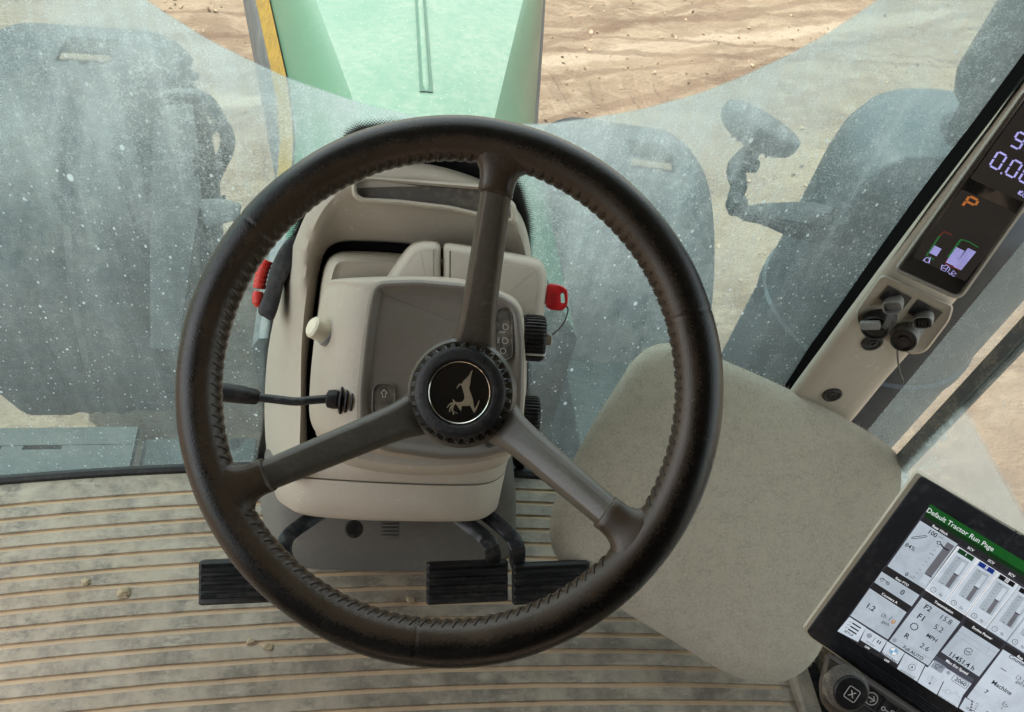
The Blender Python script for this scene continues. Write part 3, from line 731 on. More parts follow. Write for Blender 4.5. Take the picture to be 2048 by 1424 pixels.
# ------------------------------------------------------------------ dashboard / steering column
dash = thing('dashboard', (.03, .6, FZ), 'beige dashboard pedestal with control panel, behind the steering wheel', 'dashboard')
M_FACE = mat('taupe_control_panel', (.20, .178, .150), .38, var=.06, vs=10, grain=.12, gs=1400, dust=.35, dcol=(.24, .215, .18), ds=16, scratch=.08)
M_PAD = mat('dark_icon_pad', (.075, .068, .058), .4, var=.08, grain=.1, dust=.3)
M_PALE = mat('pale_print', (.5, .48, .43), .6)
M_CREAM = mat('cream_knob_plastic', (.72, .66, .52), .4, var=.06, dust=.3)
M_GREYP = mat('grey_plastic', (.24, .25, .25), .45, var=.1, dust=.3)
def ringd(pts, n=110): return [P(p.x, p.y, p.z) for p in catmull(pts, n)]
def R_(pts, d): return [(x, y, d) for x, y in pts]
# outer arch: silhouette against the windscreen, crest, inner wall
sil = [(548, 975), (534, 910), (529, 820), (534, 720), (547, 640), (568, 550), (594, 470), (625, 405), (672, 352), (720, 330), (800, 322), (900, 338), (985, 372), (1035, 420), (1058, 480), (1064, 560), (1062, 660), (1046, 770), (1024, 860)]
cre = [(592, 962), (598, 910), (601, 820), (602, 720), (606, 650), (614, 580), (624, 520), (640, 468), (662, 432), (700, 410), (790, 402), (890, 404), (970, 420), (1022, 455), (1046, 500), (1054, 570), (1050, 660), (1040, 770), (1020, 860)]
inn = [(620, 950), (616, 900), (613, 820), (614, 740), (621, 670), (632, 590), (641, 535), (652, 504), (668, 490), (700, 483), (790, 486), (880, 496), (950, 510), (1005, 528), (1030, 560), (1040, 600), (1038, 660), (1032, 770), (1014, 860)]
def onws(p):
    Y = .7
    for _ in range(5): Y = wy(PY(p[0], p[1], Y).x) - .012
    return PY(p[0], p[1], Y)
def blend(a, b2, k, mid=0): return [(p[0] * (1 - k) + q[0] * k, p[1] * (1 - k) + q[1] * k) for p, q in zip(a, b2)]
def crest_d(p): return .905 + max(0, p[1] - 560) * .00011 - max(0, 520 - p[1]) * .00035
r0 = [onws(p) for p in sil]; rc = [P(p[0], p[1], crest_d(p)) for p in cre]
def mid3(k, bulge):      # between silhouette and crest, bulged towards the driver
    out = []
    for a, b2, p, q in zip(r0, rc, sil, cre):
        w = a.lerp(b2, k); out.append(w + (CAM - w).normalized() * bulge + AXU * bulge * .2)
    return out
def smooth3(pts, n=120): return cat_fixed([tuple(p) for p in pts], 6, False)
bm = B()
crest_in = [P(p[0], p[1], crest_d(p) + .012) for p in blend(cre, inn, .35)]
deep = [P(p[0], p[1], crest_d(p) + .022) for p in blend(cre, inn, .9)]
loft(bm, [smooth3(r) for r in (r0, mid3(.35, .016), mid3(.65, .018), mid3(.86, .010), rc, crest_in, deep, [P(p[0], p[1], crest_d(p) + .034) for p in inn])], False, False, closed=False)
obj('arch_cover', bm, M_BEIGE, dash, sharp=60)
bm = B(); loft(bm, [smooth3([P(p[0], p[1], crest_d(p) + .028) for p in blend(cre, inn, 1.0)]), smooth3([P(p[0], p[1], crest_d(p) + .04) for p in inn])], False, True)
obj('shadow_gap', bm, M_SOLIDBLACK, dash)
# tray on top of the arch
bm = B()
tr_o = rpoly([(703, 362), (730, 352), (985, 372), (1030, 410), (1030, 446), (985, 440), (900, 420), (800, 408), (722, 404), (705, 392)], 10)
def tri(px, d0, d1, mi): pass
td = .838
loft(bm, [[P(p[0], p[1], td + .03) for p in inset(tr_o, -3)], [P(p[0], p[1], td - .004) for p in tr_o], [P(p[0], p[1], td - .006) for p in inset(tr_o, 4)], [P(p[0], p[1], td) for p in inset(tr_o, 9)]], True, False)
obj('tray_rim', bm, M_BEIGE, dash, sharp=50)
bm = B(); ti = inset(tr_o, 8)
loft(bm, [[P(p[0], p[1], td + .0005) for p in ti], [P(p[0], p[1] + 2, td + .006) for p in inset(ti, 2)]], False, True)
obj('tray_recess', bm, mat('shaded_taupe_tray', (.10, .088, .074), .65, dust=.3), dash, sharp=50)  # shallow tray floor, its dark colour stands in for a deep recess's shade
# inner housing
hs = [(640, 880), (630, 830), (628, 730), (634, 650), (643, 570), (652, 530), (668, 510), (700, 504), (790, 508), (880, 520), (950, 535), (1000, 555), (1022, 590), (1030, 650), (1028, 850), (1000, 930), (850, 950), (700, 930)]
bm = B(); rings = []
for g, d in ((26, .882), (18, .879), (9, .884), (3, .896), (0, .912), (-2, .93)):
    q = catmull([(a, b2, 0) for a, b2 in hs], 110); rings.append([P(p.x, p.y, d + max(0, p.y - 520) * .00006) for p in inset(q, g)])
loft(bm, rings, True, False); obj('inner_housing', bm, M_BEIGE, dash, sharp=60)
# ignition housing on the upper right (two mouldings with a seam at x = 884)
def sheath(name, front, back, df, db, bev=7):
    bm = B(); f = rpoly(front, 16, 7); b2 = rpoly(back, 16, 7); rings = []
    for g, d in ((bev * 2.2, df), (bev * 1.1, df + .0015), (bev * .35, df + .005), (0, df + .011)): rings.append([P(p[0], p[1], d) for p in inset(f, g)])
    rings.append([P(p[0], p[1], db) for p in b2]); loft(bm, rings); return obj(name, bm, M_BEIGE, dash, sharp=60)
sheath('ignition_cover', [(768, 575), (800, 524), (824, 492), (846, 484), (882, 487), (882, 640), (790, 640)], [(758, 578), (792, 522), (822, 486), (846, 479), (882, 482), (882, 640), (785, 640)], .800, .89)
sheath('ignition_housing', [(886, 487), (975, 500), (1078, 522), (1090, 545), (1091, 580), (1083, 640), (1070, 700), (886, 700)], [(886, 482), (975, 495), (1080, 517), (1093, 540), (1094, 580), (1086, 640), (1070, 700), (886, 700)], .800, .89)
# control box behind the panel, with its visible left flank
fr = [(775, 562), (900, 566), (985, 588), (1030, 615), (1045, 680), (1046, 800), (1030, 890), (950, 912), (800, 905), (745, 885), (722, 850), (722, 760), (736, 640), (748, 590)]
md = [(705, 556), (900, 556), (1000, 582), (1040, 612), (1050, 680), (1050, 800), (1032, 900), (950, 916), (800, 912), (700, 895), (664, 862), (664, 760), (674, 640), (684, 574)]
bk = [(682, 557), (900, 553), (1002, 580), (1044, 612), (1052, 680), (1051, 800), (1030, 900), (950, 918), (790, 914), (668, 886), (624, 850), (620, 770), (634, 640), (652, 576)]
bm = B(); M9 = lambda pts, d: [P(p.x, p.y, d) for p in cat_fixed([(a, b2, 0) for a, b2 in pts], 9)]
loft(bm, [M9(fr, .762), M9(blend(fr, md, .55), .768), M9(blend(fr, md, .95), .784), M9(blend(md, bk, .55), .806), M9(blend(md, bk, .92), .832), M9(bk, .858), M9(blend(bk, md, .12), .90)])
obj('control_box', bm, M_BEIGE, dash, sharp=70)
# control panel
pan = rpoly([(748, 562), (835, 559), (930, 567), (1000, 586), (1040, 612), (1049, 690), (1047, 800), (1040, 895), (960, 917), (880, 919), (770, 903), (716, 880), (714, 790), (726, 670), (736, 600)], [26, 10, 20, 20, 26, 20, 20, 26, 20, 20, 20, 34, 20, 20, 20], 8)
bm = B(); rings = []
for g, d in ((0, .775), (0, .752), (2, .7475), (6, .7455), (13, .7460), (20, .7495), (27, .7503)): rings.append([P(p[0], p[1], d) for p in (inset(pan, g) if g else pan)])
loft(bm, rings); obj('control_panel', bm, M_FACE, dash, sharp=60)
def icon_pad(outline, r, d, draw):
    bm = B(); o = rpoly(outline, r, 8)
    loft(bm, [[P(p[0], p[1], d + .001) for p in o], [P(p[0], p[1], d - .0012) for p in o], [P(p[0], p[1], d - .0016) for p in inset(o, 1.6)], [P(p[0], p[1], d - .0004) for p in inset(o, 3.2)]], mi=0)
    for w, pts in draw: strip(bm, [P(x, y, d - .0010) for x, y in pts], w * d / F, -AXB.normalized(), 1)
    return obj('icon_pad', bm, [M_PAD, M_PALE], dash, sharp=40)
circ = lambda x, y, r, n=18: [(x + r * math.cos(2 * math.pi * k / n), y + r * math.sin(2 * math.pi * k / n)) for k in range(n + 1)]
lampD = lambda x, y: [(x - 3, y - 6), (x + 2, y - 6), (x + 6, y - 3), (x + 7, y + 1), (x + 4, y + 5), (x - 2, y + 5), (x - 4, y + 2), (x - 3, y - 6)]
icon_pad([(990, 614), (1026, 614), (1026, 721), (988, 721)], 18, .7485, [(1.6, circ(1006, 702, 5.5)), (1.5, lampD(1009, 682)), (1.5, lampD(1010, 654))] +
         [(1.4, [(1000 - 1.0, 676 + k * 3.2), (995, 675.5 + k * 3.2)]) for k in range(4)] + [(1.4, [(1003 + k * 3.4 - 2, 662), (1001 + k * 3.4 - 3, 666.5)]) for k in range(4)])
icon_pad([(746, 766), (792, 766), (790, 830), (742, 830)], 18, .7485, [(2, [(768, 779), (761.5, 787), (765, 787), (765, 794), (771, 794), (771, 787), (774.5, 787), (768, 779)])])
icon_pad([(735, 850), (788, 850), (784, 886), (735, 884)], 16, .7485, [])
icon_pad([(968, 855), (1000, 858), (1000, 896), (966, 896)], 16, .7485, [(1.6, circ(984, 880, 6)[2:14])])
# lower cowl in two mouldings
def cowl(name, slices):
    bm = B(); rings = []
    for sl, g in slices:
        q = catmull([(a, b2, c_ * 1000) for a, b2, c_ in sl], 70, False); r = [P(p.x, p.y, p.z / 1000 + g) for p in q]
        rings.append(r)
    vs = [[bm.verts.new(p) for p in r] for r in rings]
    for a, b2 in zip(vs, vs[1:]): faces_ring(bm, a, b2, closed=False)
    bm.faces.new(vs[-1]); return obj(name, bm, M_BEIGE, dash, sharp=60)
sA = [(604, 850, 1.06), (608, 872, 1.0), (624, 888, .965), (700, 895, .945), (800, 898, .935), (900, 897, .94), (985, 885, .955), (1028, 865, 1.0), (1036, 845, 1.06)]
sB = [(541, 928, 1.08), (549, 946, 1.02), (596, 954, .972), (700, 962, .952), (800, 967, .947), (900, 970, .952), (972, 967, .972), (1006, 950, 1.02), (1012, 928, 1.08)]
sC = [(549, 984, 1.10), (560, 1004, 1.04), (600, 1022, .985), (700, 1033, .967), (800, 1036, .962), (900, 1037, .967), (962, 1033, .985), (992, 1018, 1.04), (1000, 985, 1.10)]
sD = [(556, 990, 1.11), (572, 1010, 1.05), (606, 1029, .997), (700, 1039, .98), (800, 1042, .975), (900, 1043, .98), (955, 1040, .997), (984, 1024, 1.05), (992, 990, 1.11)]
dn = lambda s, k: [(x, y + k, d) for x, y, d in s]
cowl('column_cowl', [(sA, .02), (sA, 0), ([tuple((a + b2) / 2 for a, b2 in zip(p, q)) for p, q in zip(sA, sB)], 0), (dn(sB, -3), 0), (dn(sB, -1.2), .003), (dn(sB, -1.2), .02)])
cowl('lower_cowl', [(dn(sB, .2), .02), (dn(sB, .2), .003), (dn(sB, 2), 0), ([tuple((a * .5 + b2 * .5) for a, b2 in zip(p, q)) for p, q in zip(sB, sC)], -.002), (sC, 0), (sD, 0), (sD, .06)])
bm = B(); box(bm, P(992, 918, .93), .010, .010, .02, AXR, AXU, AXB, .003); obj('clip', bm, M_BLACK, dash)
# turn lever
d = .772
bm = B(); tube(bm, [P(505, 794, d), P(545, 798, d), P(592, 803, d), P(625, 800, d), P(668, 797, d + .002)], .0042, 12, smooth=20); lev = obj('turn_lever', bm, M_BLACKP, dash)
def sub(name, bm, m_, parent, sharp=35): return obj(name, bm, m_, parent, sharp)
bm = B(); tube(bm, [P(400, 781, d - .004), P(410, 781, d - .004), P(440, 784, d - .002), P(480, 789, d), P(512, 794, d), P(518, 795, d)], [.006, .0085, .0092, .0088, .0075, .0058], 18); sub('grip', bm, M_RUBBER, lev)
bm = B(); A_, Z_ = P(652, 797, d + .002), P(712, 803, d + .004); prof = [(.001, 0), (.005, .0), (.0085, .002), (.0095, .008), (.009, .011)]
for k in range(3):
    h = .0125 + k * .0055; prof += [(.0075, h), (.0135, h + .0015), (.014, h + .003), (.008, h + .0045)]
prof += [(.012, .031), (.001, .031)]
lathe(bm, prof, A_, (Z_ - A_).normalized(), 24); sub('bellows', bm, M_RUBBER, lev)
# cream push knob on the left flank
q = P(657, 668, .806); axk = (P(628, 655, .795) - q).normalized()
bm = B(); lathe(bm, [(.001, -.006), (.0135, -.006), (.0135, .002), (.0125, .005), (.001, .005)], q, axk, 28); kc = obj('push_knob', bm, M_GREYP, dash)
bm = B(); lathe(bm, [(.001, .004), (.0108, .004), (.0112, .012), (.0108, .019), (.0085, .021), (.001, .0215)], q, axk, 28); sub('cap', bm, M_CREAM, kc)
bm = B(); tube(bm, [P(668, 618, .812), P(664, 640, .814), P(656, 690, .818), P(650, 716, .822)], [.002, .006, .006, .002], 8, smooth=14); obj('knob_slot', bm, M_BEIGE, dash)
# two ribbed light knobs on the right flank
def ribknob(px, py, d, ln, rr, clip):
    ax_ = (AXR * .985 + AXB * -.10 - AXU * .06).normalized(); q = P(px, py, d) - ax_ * ln * .5; bm = B()
    fn = lambda k, r, h: 1 + (.035 if (int(k * 72) % 2 == 0) else -.05) if h > -.001 and r > rr * .8 else 1
    lathe(bm, [(rr * .82, -.006), (rr * .98, 0), (rr, .002), (rr, ln - .003), (rr * .93, ln), (.001, ln)], q, ax_, 144, fn=fn)
    o = obj('light_knob', bm, M_BLACK, dash, sharp=20)
    bm = B(); lathe(bm, [(.001, -.014), (rr * .97, -.014), (rr * .99, -.003), (rr * .8, -.002), (.001, -.002)], q, ax_, 40); sub('collar', bm, M_BEIGE, o)
    if clip:
        bm = B(); e = q + ax_ * ln; s_ = -AXU * .0165
        tube(bm, [q + s_ + AXB * .014 + ax_ * .001, q + s_ + AXB * .0165 + ax_ * .004, e + s_ + AXB * .0165 - ax_ * .002, e + s_ + AXB * .014, e + s_ * .9 + AXB * .004 + ax_ * .001], .0011, 8); sub('pointer', bm, M_PALE, o)
    return o
ribknob(1068, 676, .795, .0195, .0222, True)
ribknob(1058, 837, .80, .0175, .0222, False)
# red and black hand lever on the left of the arch
dl_ = .93
lv_o = [(606, 464), (578, 476), (558, 500), (540, 540), (530, 580), (516, 622), (528, 634), (546, 640), (558, 610), (568, 570), (582, 540), (602, 500)]
bm = B(); slab(bm, [tuple(p)[:2] for p in catmull([(a, b2, 0) for a, b2 in lv_o], 70)], dl_, .035, 6); hl = obj('hand_lever', bm, M_BLACK, dash, sharp=50)
bm = B(); ctr = [(534, 520), (526, 540), (521, 560), (518, 578)]
M_RED = mat('red_lever_plastic', (.62, .022, .014), .4, var=.1, dust=.12)
pp = catmull([(a, b2, 0) for a, b2 in ctr], 60, False)
tube(bm, [P(p.x, p.y, dl_ + .012) for p in pp], [.0072 + .00035 * math.sin(i * 2 * math.pi / 10) - (.004 if i in (0, 59) else 0) for i in range(60)], 14); sub('ribbed_grip', bm, M_RED, hl)
bm = B(); tube(bm, [P(517, 583, dl_ + .01), P(516, 592, dl_ + .01), P(516, 604, dl_ + .01), P(518, 612, dl_ + .012)], [.0052, .0066, .0066, .0045], 14); sub('button', bm, M_RED, hl)
bm = B(); slab(bm, rpoly([(604, 448), (612, 446), (613, 462), (590, 468), (586, 462)], 3), .94, .02, 2); sub('metal_stub', bm, mat('bright_steel', (.6, .6, .6), .3, metal=1), hl)

# ignition key: bow in the switch on the housing's right flank, cord to a spare steel blade
key = thing('ignition_key', P(1094, 592, .84), 'red plastic ignition key stuck in the right flank of the dashboard housing', 'key')
ko = rpoly([(1093, 572), (1100, 566), (1122, 570), (1135, 579), (1136, 600), (1134, 614), (1124, 622), (1102, 620), (1091, 614)], 6, 4); kin = rpoly([(1121, 587), (1128, 586), (1130, 606), (1122, 606)], 3, 4)
ko = [(p.x, p.y) for p in resample(ko, 48)]; kin = [(p.x, p.y) for p in resample(kin, 48)]
def align(a, b2):
    k = min(range(48), key=lambda k: sum((Vector(a[i]) - Vector(b2[(i + k) % 48])).length for i in range(0, 48, 4))); return [b2[(i + k) % 48] for i in range(48)]
kin = align(ko, kin); kd = .84; bm = B()
rg = [[bm.verts.new(P(p[0], p[1], d)) for p in o] for o, d in ((kin, kd + .004), (kin, kd - .0035), (blend(kin, ko, .18), kd - .0042), (blend(kin, ko, .82), kd - .0042), (ko, kd - .0025), (ko, kd + .003))]
for a, b2 in zip(rg, rg[1:] + rg[:1]): faces_ring(bm, a, b2)
obj('bow', bm, mat('red_key_plastic', (.55, .012, .018), .38, var=.12, grain=.1, dust=.08, dcol=(.2, .03, .03)), key, sharp=45)
bm = B(); slab(bm, rpoly([(1080, 584), (1096, 584), (1096, 608), (1080, 608)], 2), kd - .001, .0022, 1); obj('blade', bm, mat('key_steel', (.55, .54, .5), .3, metal=1), key)
bm = B()
for x0_, y0_, x1_, y1_ in ((1104, 588, 1103, 606), (1108, 588, 1116, 589), (1108, 596, 1115, 597), (1108, 588, 1108, 604), (1104, 606, 1114, 607)): strip(bm, [P(x0_, y0_, kd - .0046), P(x1_, y1_, kd - .0046)], .0006, AXB, 0)
obj('moulded_mark', bm, mat('dark_red', (.2, .004, .008), .5), key)
tag_ = thing('key_cord', P(1118, 650, .82), 'thin dark twisted cord with a small steel tag, hanging from the red key', 'cord')
bm = B(); tube(bm, [P(1133, 612, .838), P(1136, 620, .836), P(1131, 638, .83), P(1126, 648, .825), P(1118, 658, .82), P(1105, 669, .813)], .0008, 6, smooth=30); obj('cord', bm, M_BLACK, tag_)
bm = B(); slab(bm, rpoly([(1086, 664), (1092, 664), (1104, 672), (1104, 686), (1100, 692), (1086, 688)], 2.5), .816, .0014, 1); obj('steel_tag', bm, mat('tarnished_steel', (.45, .40, .33), .35, metal=.9), tag_)

# ------------------------------------------------------------------ pedals
def ridged_pad(bm, c, w, h, X, Y, Z, n=4):
    prof = [(-h / 2, -.006), (-h / 2, .003), (-h / 2 + .003, .006)]
    for k in range(n):
        a = -h / 2 + .006 + k * (h - .012) / n; b2 = a + (h - .012) / n
        prof += [(a, .0045), (a + .002, .0045), (a + .0035, .0075), (b2 - .003, .0075), (b2 - .0015, .0045)]
    prof += [(h / 2 - .003, .006), (h / 2, .003), (h / 2, -.006)]
    rings = []
    for s in (-.5, -.47, .47, .5):
        kk = 1 if abs(s) < .48 else .93
        rings.append([c + X * (s * w) + Y * (y * kk) + Z * (z if abs(s) < .48 else min(z, .003)) for y, z in prof])
    loft(bm, rings)
def pedal(px, py, w, h, label, arm, name, zz=1.6):
    c = PZ(px, py, zz); n = Vector((0, -.62, .78)).normalized(); X, Y, Z = frame_from(n, Vector((0, 0, 1)))
    o = thing(name, c, label, 'pedal', 'pedals')
    bm = B(); ridged_pad(bm, c + Z * .004, w, h, X, Y, Z); obj('rubber_pad', bm, M_RUBBER, o, sharp=30)
    bm = B(); box(bm, c - Z * .004, w * .93, h * .9, .007, X, Y, Z, .002); obj('backing_plate', bm, M_BLACKP, o)
    bm = B(); pts = [P(*a) for a in arm]; rings = []
    Q = catmull([tuple(p) for p in pts], 24, False)
    for i, q in enumerate(Q):
        t_ = (Q[min(i + 1, 23)] - Q[max(i - 1, 0)]).normalized(); s_ = t_.cross(Vector((0, -.6, .8))).normalized(); u_ = s_.cross(t_)
        rings.append([q + s_ * a * .0095 + u_ * b2 * .006 for a, b2 in ((-1, -.8), (-.8, -1), (.8, -1), (1, -.8), (1, .8), (.8, 1), (-.8, 1), (-1, .8))])
    loft(bm, rings); obj('arm', bm, M_BLACKP, o)
    return o
k0 = lambda px, py, z: ((PZ(px, py, z) - CAM).dot(-AXB))
pedal(496, 1160, .116, .055, 'black ridged clutch pedal alone at the left of the dashboard', [(574, 1128, k0(574, 1128, 1.605)), (568, 1100, 1.02), (576, 1072, 1.03), (610, 1045, 1.04), (680, 1000, 1.07)], 'clutch_pedal')
pedal(934, 1162, .1065, .054, 'black ridged brake pedal, the one nearer the dashboard centre of the touching pair', [(985, 1125, k0(985, 1125, 1.605)), (984, 1098, 1.02), (970, 1075, 1.03), (935, 1048, 1.04), (880, 1005, 1.07)], 'brake_pedal')
pedal(1101, 1163, .104, .054, 'black ridged brake pedal, the one beside the felt pad of the touching pair', [(1034, 1126, k0(1034, 1126, 1.605)), (1034, 1095, 1.02), (1022, 1072, 1.03), (985, 1038, 1.05), (930, 1000, 1.08)], 'brake_pedal')
# ------------------------------------------------------------------ steering wheel
WC, HC = P(897.5, 782.5, .617), P(920, 785, .676)
WN = (WC - HC).normalized(); WC = P(885.5, 772, .617)
WX = (AXR - WN * AXR.dot(WN)).normalized(); WY = WN.cross(WX)
def W(x, y, z=0): return WC + WX * x + WY * y + WN * z
def leather_mat():
    mt, t, b = newmat('worn_brown_black_leather')
    x, y, z = t.xyz()
    g = t.node('ShaderNodeVectorMath', operation='DOT_PRODUCT'); t.put(t.coord(), g.inputs[0]); g.inputs[1].default_value = WX
    g2 = t.node('ShaderNodeVectorMath', operation='DOT_PRODUCT'); t.put(t.coord(), g2.inputs[0]); g2.inputs[1].default_value = WY
    a, c_ = g.outputs['Value'], g2.outputs['Value']
    r = t.math('SQRT', t.math('ADD', t.math('MULTIPLY', a, a), t.math('MULTIPLY', c_, c_)))
    edge = t.math('ADD', r, t.math('ADD', t.math('MULTIPLY', t.math('SUBTRACT', t.noise(22, 4), .5), .012), t.math('MULTIPLY', t.math('SUBTRACT', t.noise(900, 2), .5), .014)))
    f = t.step(edge, .1860, .1945)
    brown = t.mix(t.noise(30, 4), (.036, .025, .0165), (.066, .047, .032))
    blk = t.mix(t.step(t.noise(520, 3, .7), .48, .72), (.0025, .0024, .0025), (.020, .0135, .009))
    t.put(t.mix(f, brown, blk), b.inputs['Base Color'])
    t.put(t.math('ADD', t.math('MULTIPLY', t.noise(40, 4), .25), .13), b.inputs['Roughness'])
    b.inputs['Specular IOR Level'].default_value = .42
    h = t.math('ADD', t.math('MULTIPLY', t.noise(1400, 2), 1), t.math('MULTIPLY', t.vor(900)[0], .8))
    t.put(t.bump(h, .22, .0007), b.inputs['Normal']); return mt
M_LEATHER = leather_mat()
M_SPOKE = mat('brown_painted_spoke', (.070, .060, .047), .3, var=.12, vs=40, grain=.18, gs=1600, dust=.25, dcol=(.14, .12, .095), ds=25, scratch=.3, coat=.15)
M_THREAD = mat('brown_thread', (.035, .027, .02), .6)
M_HUB = mat('black_hub_plastic', (.012, .0125, .014), .36, var=.2, grain=.7, gs=650, dust=.18, dcol=(.12, .11, .1))
M_HUBRIM = mat('black_knurled_plastic', (.010, .010, .011), .2, var=.2, grain=.15, dust=.4, dcol=(.17, .15, .125), ds=40)
M_GLOSS = mat('gloss_black_badge', (.004, .004, .0045), .12, var=0, coat=.5)
M_CHROME = mat('chrome', (.72, .69, .62), .16, metal=1, var=.05)
sw_ = thing('steering_wheel', WC, 'dark brown leather three-spoke steering wheel with black hub and leaping deer emblem', 'steering wheel')
MAJ, MIN = .1938, .0178
NS = 138; NM = NS * 6
spoke_ang = [14.6, 127.6, 243.8]            # clockwise from up, as the wheel happens to be turned
seams = [math.degrees(math.atan2(a, b2)) for a, b2 in ((-397, 337), (503, 142), (-45, -508))]
def ang(a): a = rad(a); return math.sin(a), math.cos(a)
bm = B(); rings = []
for i in range(NM):
    a = 360 * i / NM; s, c_ = ang(a); ring = []
    st = abs(math.sin(math.pi * NS * i / NM)) ; near = min(abs((a - q + 180) % 360 - 180) for q in seams); sp = min(abs((a - q + 180) % 360 - 180) for q in spoke_ang)
    for k in range(28):
        th = 2 * math.pi * k / 28; r = MIN
        inner = max(0, math.cos(th - math.pi)) ** 10; inner2 = max(0, math.cos(th - math.pi + .35)) ** 24
        r += .0014 * (st - .6) * inner if sp > 6 else 0
        r -= .0008 * math.exp(-(near / .22) ** 2)
        r += .0004 * mnoise.noise(Vector((s * 5, c_ * 5, k * .12)))
        ring.append(W(s * (MAJ + r * math.cos(th)), c_ * (MAJ + r * math.cos(th)), r * .93 * math.sin(th)))
    rings.append(ring)
vs = [[bm.verts.new(p) for p in r] for r in rings]
for a, b2 in zip(vs, vs[1:] + vs[:1]): faces_ring(bm, a, b2)
rim_o = obj('rim', bm, M_LEATHER, sw_, sharp=75)
groups_ = [B(), B(), B()]
for i in range(NS):      # stitches lying slantwise over the seam on the inner side of the rim
    a = 360 * (i + .5) / NS
    if min(abs((a - q + 180) % 360 - 180) for q in spoke_ang) < 7.5: continue
    bm = groups_[0 if 14.6 < a < 127.6 else 1 if 127.6 < a < 243.8 else 2]
    for (t0, t1, da, db) in ((.12, .62, -.75, .75),):
        pts = []
        for k in range(4):
            th = math.pi - (t0 + (t1 - t0) * k / 3) ; s, c_ = ang(a + da + (db - da) * k / 3); r = MIN + .0004 + .0005 * math.sin(math.pi * k / 3)
            pts.append(W(s * (MAJ + r * math.cos(th)), c_ * (MAJ + r * math.cos(th)), r * .93 * math.sin(th)))
        tube(bm, pts, .00055, 5)
for bm in groups_: obj('stitching', bm, M_THREAD, sw_)
# hub geometry in wheel axes
hub = HC - WC; hx, hy, hz = hub.dot(WX), hub.dot(WY), hub.dot(WN)
HZ = hz - .006
def spoke_frame(a):
    s, c_ = ang(a); return Vector((s, c_, 0)), Vector((c_, -s, 0))
for a in spoke_ang:
    e, t_ = spoke_frame(a); end = e * (MAJ - .030); start = Vector((hx, hy, 0)) + (end - Vector((hx, hy, 0))).normalized() * .0425
    dirn = (end - start).normalized(); side = Vector((dirn.y, -dirn.x, 0))
    def sec(p, z, w, h):        # rounded trapezoid with a flat face and bevelled shoulders
        return [W(*(p + side * x * w)[:2], z + y * h) for x, y in ((-1, -.9), (-1.05, -.3), (-1, .25), (-.86, .62), (-.62, .92), (-.5, 1), (.5, 1), (.62, .92), (.86, .62), (1, .25), (1.05, -.3), (1, -.9))]
    bm = B(); rings = []
    for k in range(9):
        f = k / 8; p = start.lerp(end, f); z = HZ - .010 + (-.006 - HZ + .010) * (f ** .95); w = .0152 - .0035 * f + .004 * max(0, 1 - f / .15)
        rings.append(sec(p, z, w, .0085))
    loft(bm, rings); obj('spoke', bm, M_SPOKE, sw_, sharp=50)
    bm = B(); rings = []          # leather sleeve flaring into the rim
    for r, w, h, z in ((MAJ - .0385, .0112, .0075, -.0082), (MAJ - .0388, .0133, .0102, -.0078), (MAJ - .0375, .0140, .0110, -.0072), (MAJ - .033, .0138, .0110, -.0058), (MAJ - .027, .0142, .0112, -.0045), (MAJ - .021, .0165, .0118, -.003), (MAJ - .0165, .0205, .0126, -.002), (MAJ - .0115, .0275, .0138, -.001), (MAJ - .005, .033, .0148, 0), (MAJ + .002, .036, .013, 0)):
        p = e * r if r > MAJ - .02 else end + dirn * (r - (MAJ - .030))
        sd = t_ if r > MAJ - .02 else side
        q = []
        for k in range(20):
            th = 2 * math.pi * k / 20; cx, sy = math.cos(th), math.sin(th); n_ = 2.8
            ax_ = abs(cx) ** (2 / n_) * (1 if cx > 0 else -1); ay = abs(sy) ** (2 / n_) * (1 if sy > 0 else -1)
            bow = (1 - math.sqrt(max(0, 1 - (ax_ * w / MAJ) ** 2))) * MAJ if r > MAJ - .02 else 0
            v = p + sd * ax_ * w - e * bow; q.append(W(v.x, v.y, z + ay * h))
        rings.append(q)
    loft(bm, rings); obj('leather_sleeve', bm, M_LEATHER, sw_, sharp=60)
# hub: dish, knurled ring, textured cap, badge
def H(r, k, z): a = 2 * math.pi * k; return W(hx + r * math.cos(a), hy + r * math.sin(a), hz + z)
bm = B(); lathe(bm, [(.001, -.05), (.034, -.05), (.040, -.03), (.0455, -.016), (.047, -.010), (.044, -.006), (.001, -.006)], W(hx, hy, hz), WN, 64); obj('hub_boss', bm, M_SPOKE, sw_)
bm = B(); NT_ = 30; rings = []
def tooth(k, duty=.5): f = (k * NT_) % 1; return 1 if f < duty else 0
for r0_, r1_, z in ((.030, .030, -.012), (.0392, .0432, -.012), (.0392, .0436, -.0035), (.0390, .0422, -.0005), (.0385, .0385, .0015), (.030, .030, .001)):
    rings.append([H(r1_ if tooth((q + .01) / (NT_ * 6)) else r0_, q / (NT_ * 6), z) for q in range(NT_ * 6)])
loft(bm, rings); obj('knurled_ring', bm, M_HUBRIM, sw_, sharp=30)
bm = B(); lathe(bm, [(.001, -.004), (.0388, -.004), (.0388, .0015), (.0375, .0045), (.0345, .0062), (.0290, .0058), (.0272, .0042), (.0266, .002), (.001, .002)], W(hx, hy, hz), WN, 72); cap_ = obj('hub_cap', bm, M_HUB, sw_)
bm = B(); lathe(bm, [(.0262, .0018), (.0266, .0042), (.0260, .0048), (.0253, .0042), (.0250, .0022)], W(hx, hy, hz), WN, 72); obj('chrome_ring', bm, M_CHROME, sw_)
bm = B(); lathe(bm, [(.001, .0015), (.0252, .0015), (.0252, .0022), (.001, .0026)], W(hx, hy, hz), WN, 64)
obj('badge_disc', bm, M_GLOSS, sw_)
zb = hz + .0026
